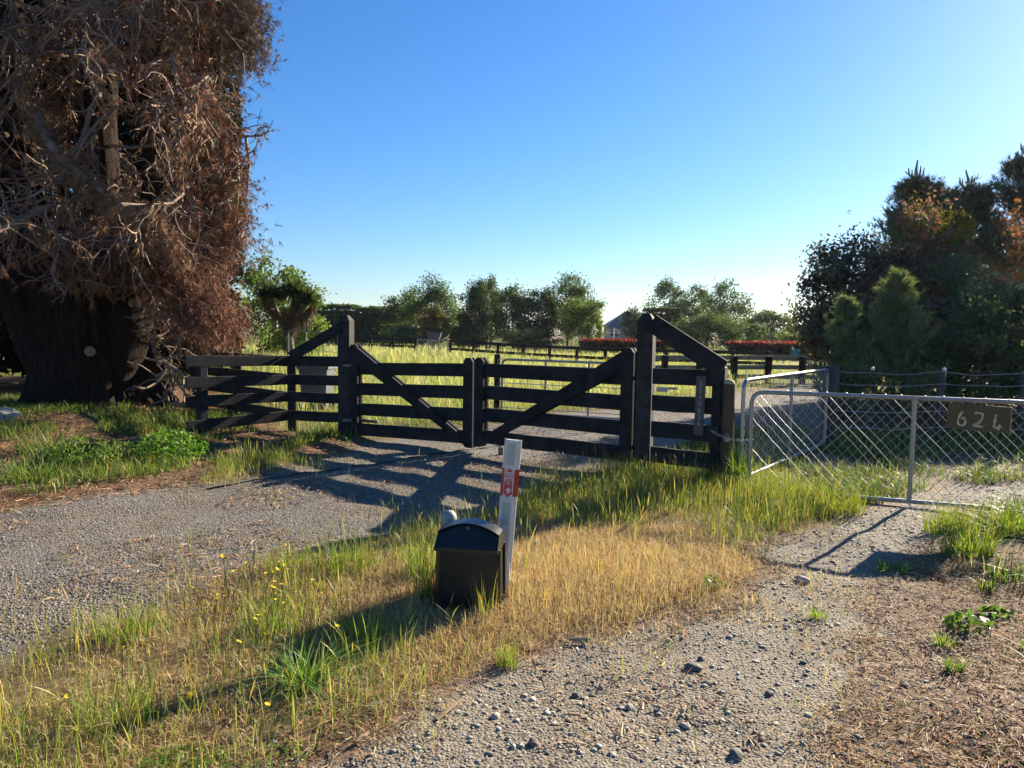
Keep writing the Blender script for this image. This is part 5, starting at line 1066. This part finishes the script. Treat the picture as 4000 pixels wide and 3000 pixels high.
for k, (x, y, s, mt_, lab_) in enumerate([(.86, 2.58, .085, 'stone_dark', 'largest dark stone near the bottom edge of the pebble track'), (.88, 3.30, .10, 'stone_dark', 'dark earthy lump in the middle of the pebble track'), (.95, 3.42, .06, 'stone_dark', 'dark stone just behind the earthy lump'), (1.9, 4.55, .13, 'stone_tan', 'rounded stone where the gate shadow crosses the track'), (1.38, 2.72, .07, 'stone_dark', 'dark stone at the litter edge near the bottom'), (.52, 2.95, .055, 'stone_tan', 'pale stone in the pebble track below the earthy lump'), (.30, 3.05, .05, 'stone_dark', 'small dark stone left of the earthy lump'), (-.05, 2.85, .055, 'stone_tan', 'smooth pale stone near the bark strip'), (.72, 2.80, .06, 'stone_tan', 'angular tan stone above the largest dark stone'), (1.15, 3.05, .055, 'stone_dark', 'dark stone right of the earthy lump'), (.1, 2.65, .06, 'stone_dark', 'dark stone near the bottom middle of the track'), (1.8, 3.15, .06, 'stone_dark', 'lone dark stone on the brown litter')]): lump('stone', lab_, 'stone', x, y, s, mt_, SG, .62, 2, k + 1)
lump('rock', 'pale grey rock in the grass at the foot of the pine', 'rock', -7.1, 9.9, .42, 'rock', None, .7, 3, 5)
def bark(label, x, y, ln, wd, rz, tilt=.1):
    g = on_ground(x, y); d = Vector((math.cos(rz), math.sin(rz), tilt)).normalized(); s = Vector((-math.sin(rz), math.cos(rz), .25)); c = Vector(g) + Vector((0, 0, .018)); V = []; F = []
    for i in range(7):
        f = i / 6 - .5; hw = wd / 2 * (1 - abs(f) * random.uniform(.5, 1.2)); p = c + d * ln * f + Vector((0, 0, .03 * ln * math.cos(f * 3)))
        for q in (-1, -.3, .4, 1): V.append(p + s * hw * q + Vector((0, 0, .25 * wd * (1 - q * q))))
        for q in (1, .4, -.3, -1): V.append(p + s * hw * q + Vector((0, 0, .25 * wd * (1 - q * q) - .004)))
    for i in range(6):
        for k in range(8): F.append((i * 8 + k, i * 8 + (k + 1) % 8, i * 8 + 8 + (k + 1) % 8, i * 8 + 8 + k))
    F += [tuple(range(7, -1, -1)), tuple(48 + k for k in range(8))]; m = MB(); m.add(V, F); return tag(m.build('bark_piece', M['bark_chip'], None, origin=g), label, 'bark', 'bark flakes by the near track')
M['bark_chip'] = simple('dry_bark_flake', (.36, .25, .15), (.22, .14, .08), .85, 30, 80, .4, .003)
bark('curled bark flake where golden grass meets the pebbles', .37, 3.60, .11, .045, -.15)
bark('pale bark flake lying in the dry grass near the bottom', -.56, 2.88, .075, .03, .6)
bark('long thin bark strip pointing at the pebble track', -.24, 2.86, .16, .012, 1.0)
bark('short bark strip at the bottom left of the pebbles', -.56, 2.66, .075, .02, 1.0)
bark('bark flake on the right hand brown litter', 1.72, 3.35, .06, .02, .8)
bark('twig of bark along the golden grass edge', 1.2, 3.98, .22, .012, .1)

# ================================================================ haze volume added for a glare-like lift of the view
def haze(density, aniso):
    m, t, o = new_mat('added_haze'); v = nd(t, 'ShaderNodeVolumePrincipled'); v.inputs['Density'].default_value = density; v.inputs['Color'].default_value = (.86, .93, 1, 1); v.inputs['Anisotropy'].default_value = aniso
    t.links.new(v.outputs[0], o.inputs['Volume']); b = MB(); b.add([(x, y, z) for z in (-1.5, 33) for x, y in ((-3100, -420), (3100, -420), (3100, 4700), (-3100, 4700))], [(3, 2, 1, 0), (4, 5, 6, 7), (0, 1, 5, 4), (1, 2, 6, 5), (2, 3, 7, 6), (3, 0, 4, 7)])
    return tag(b.build('haze', m), 'thin haze volume added over the whole scene for a glare-like lift', 'haze', kind='stuff')
haze(.00013, .45)
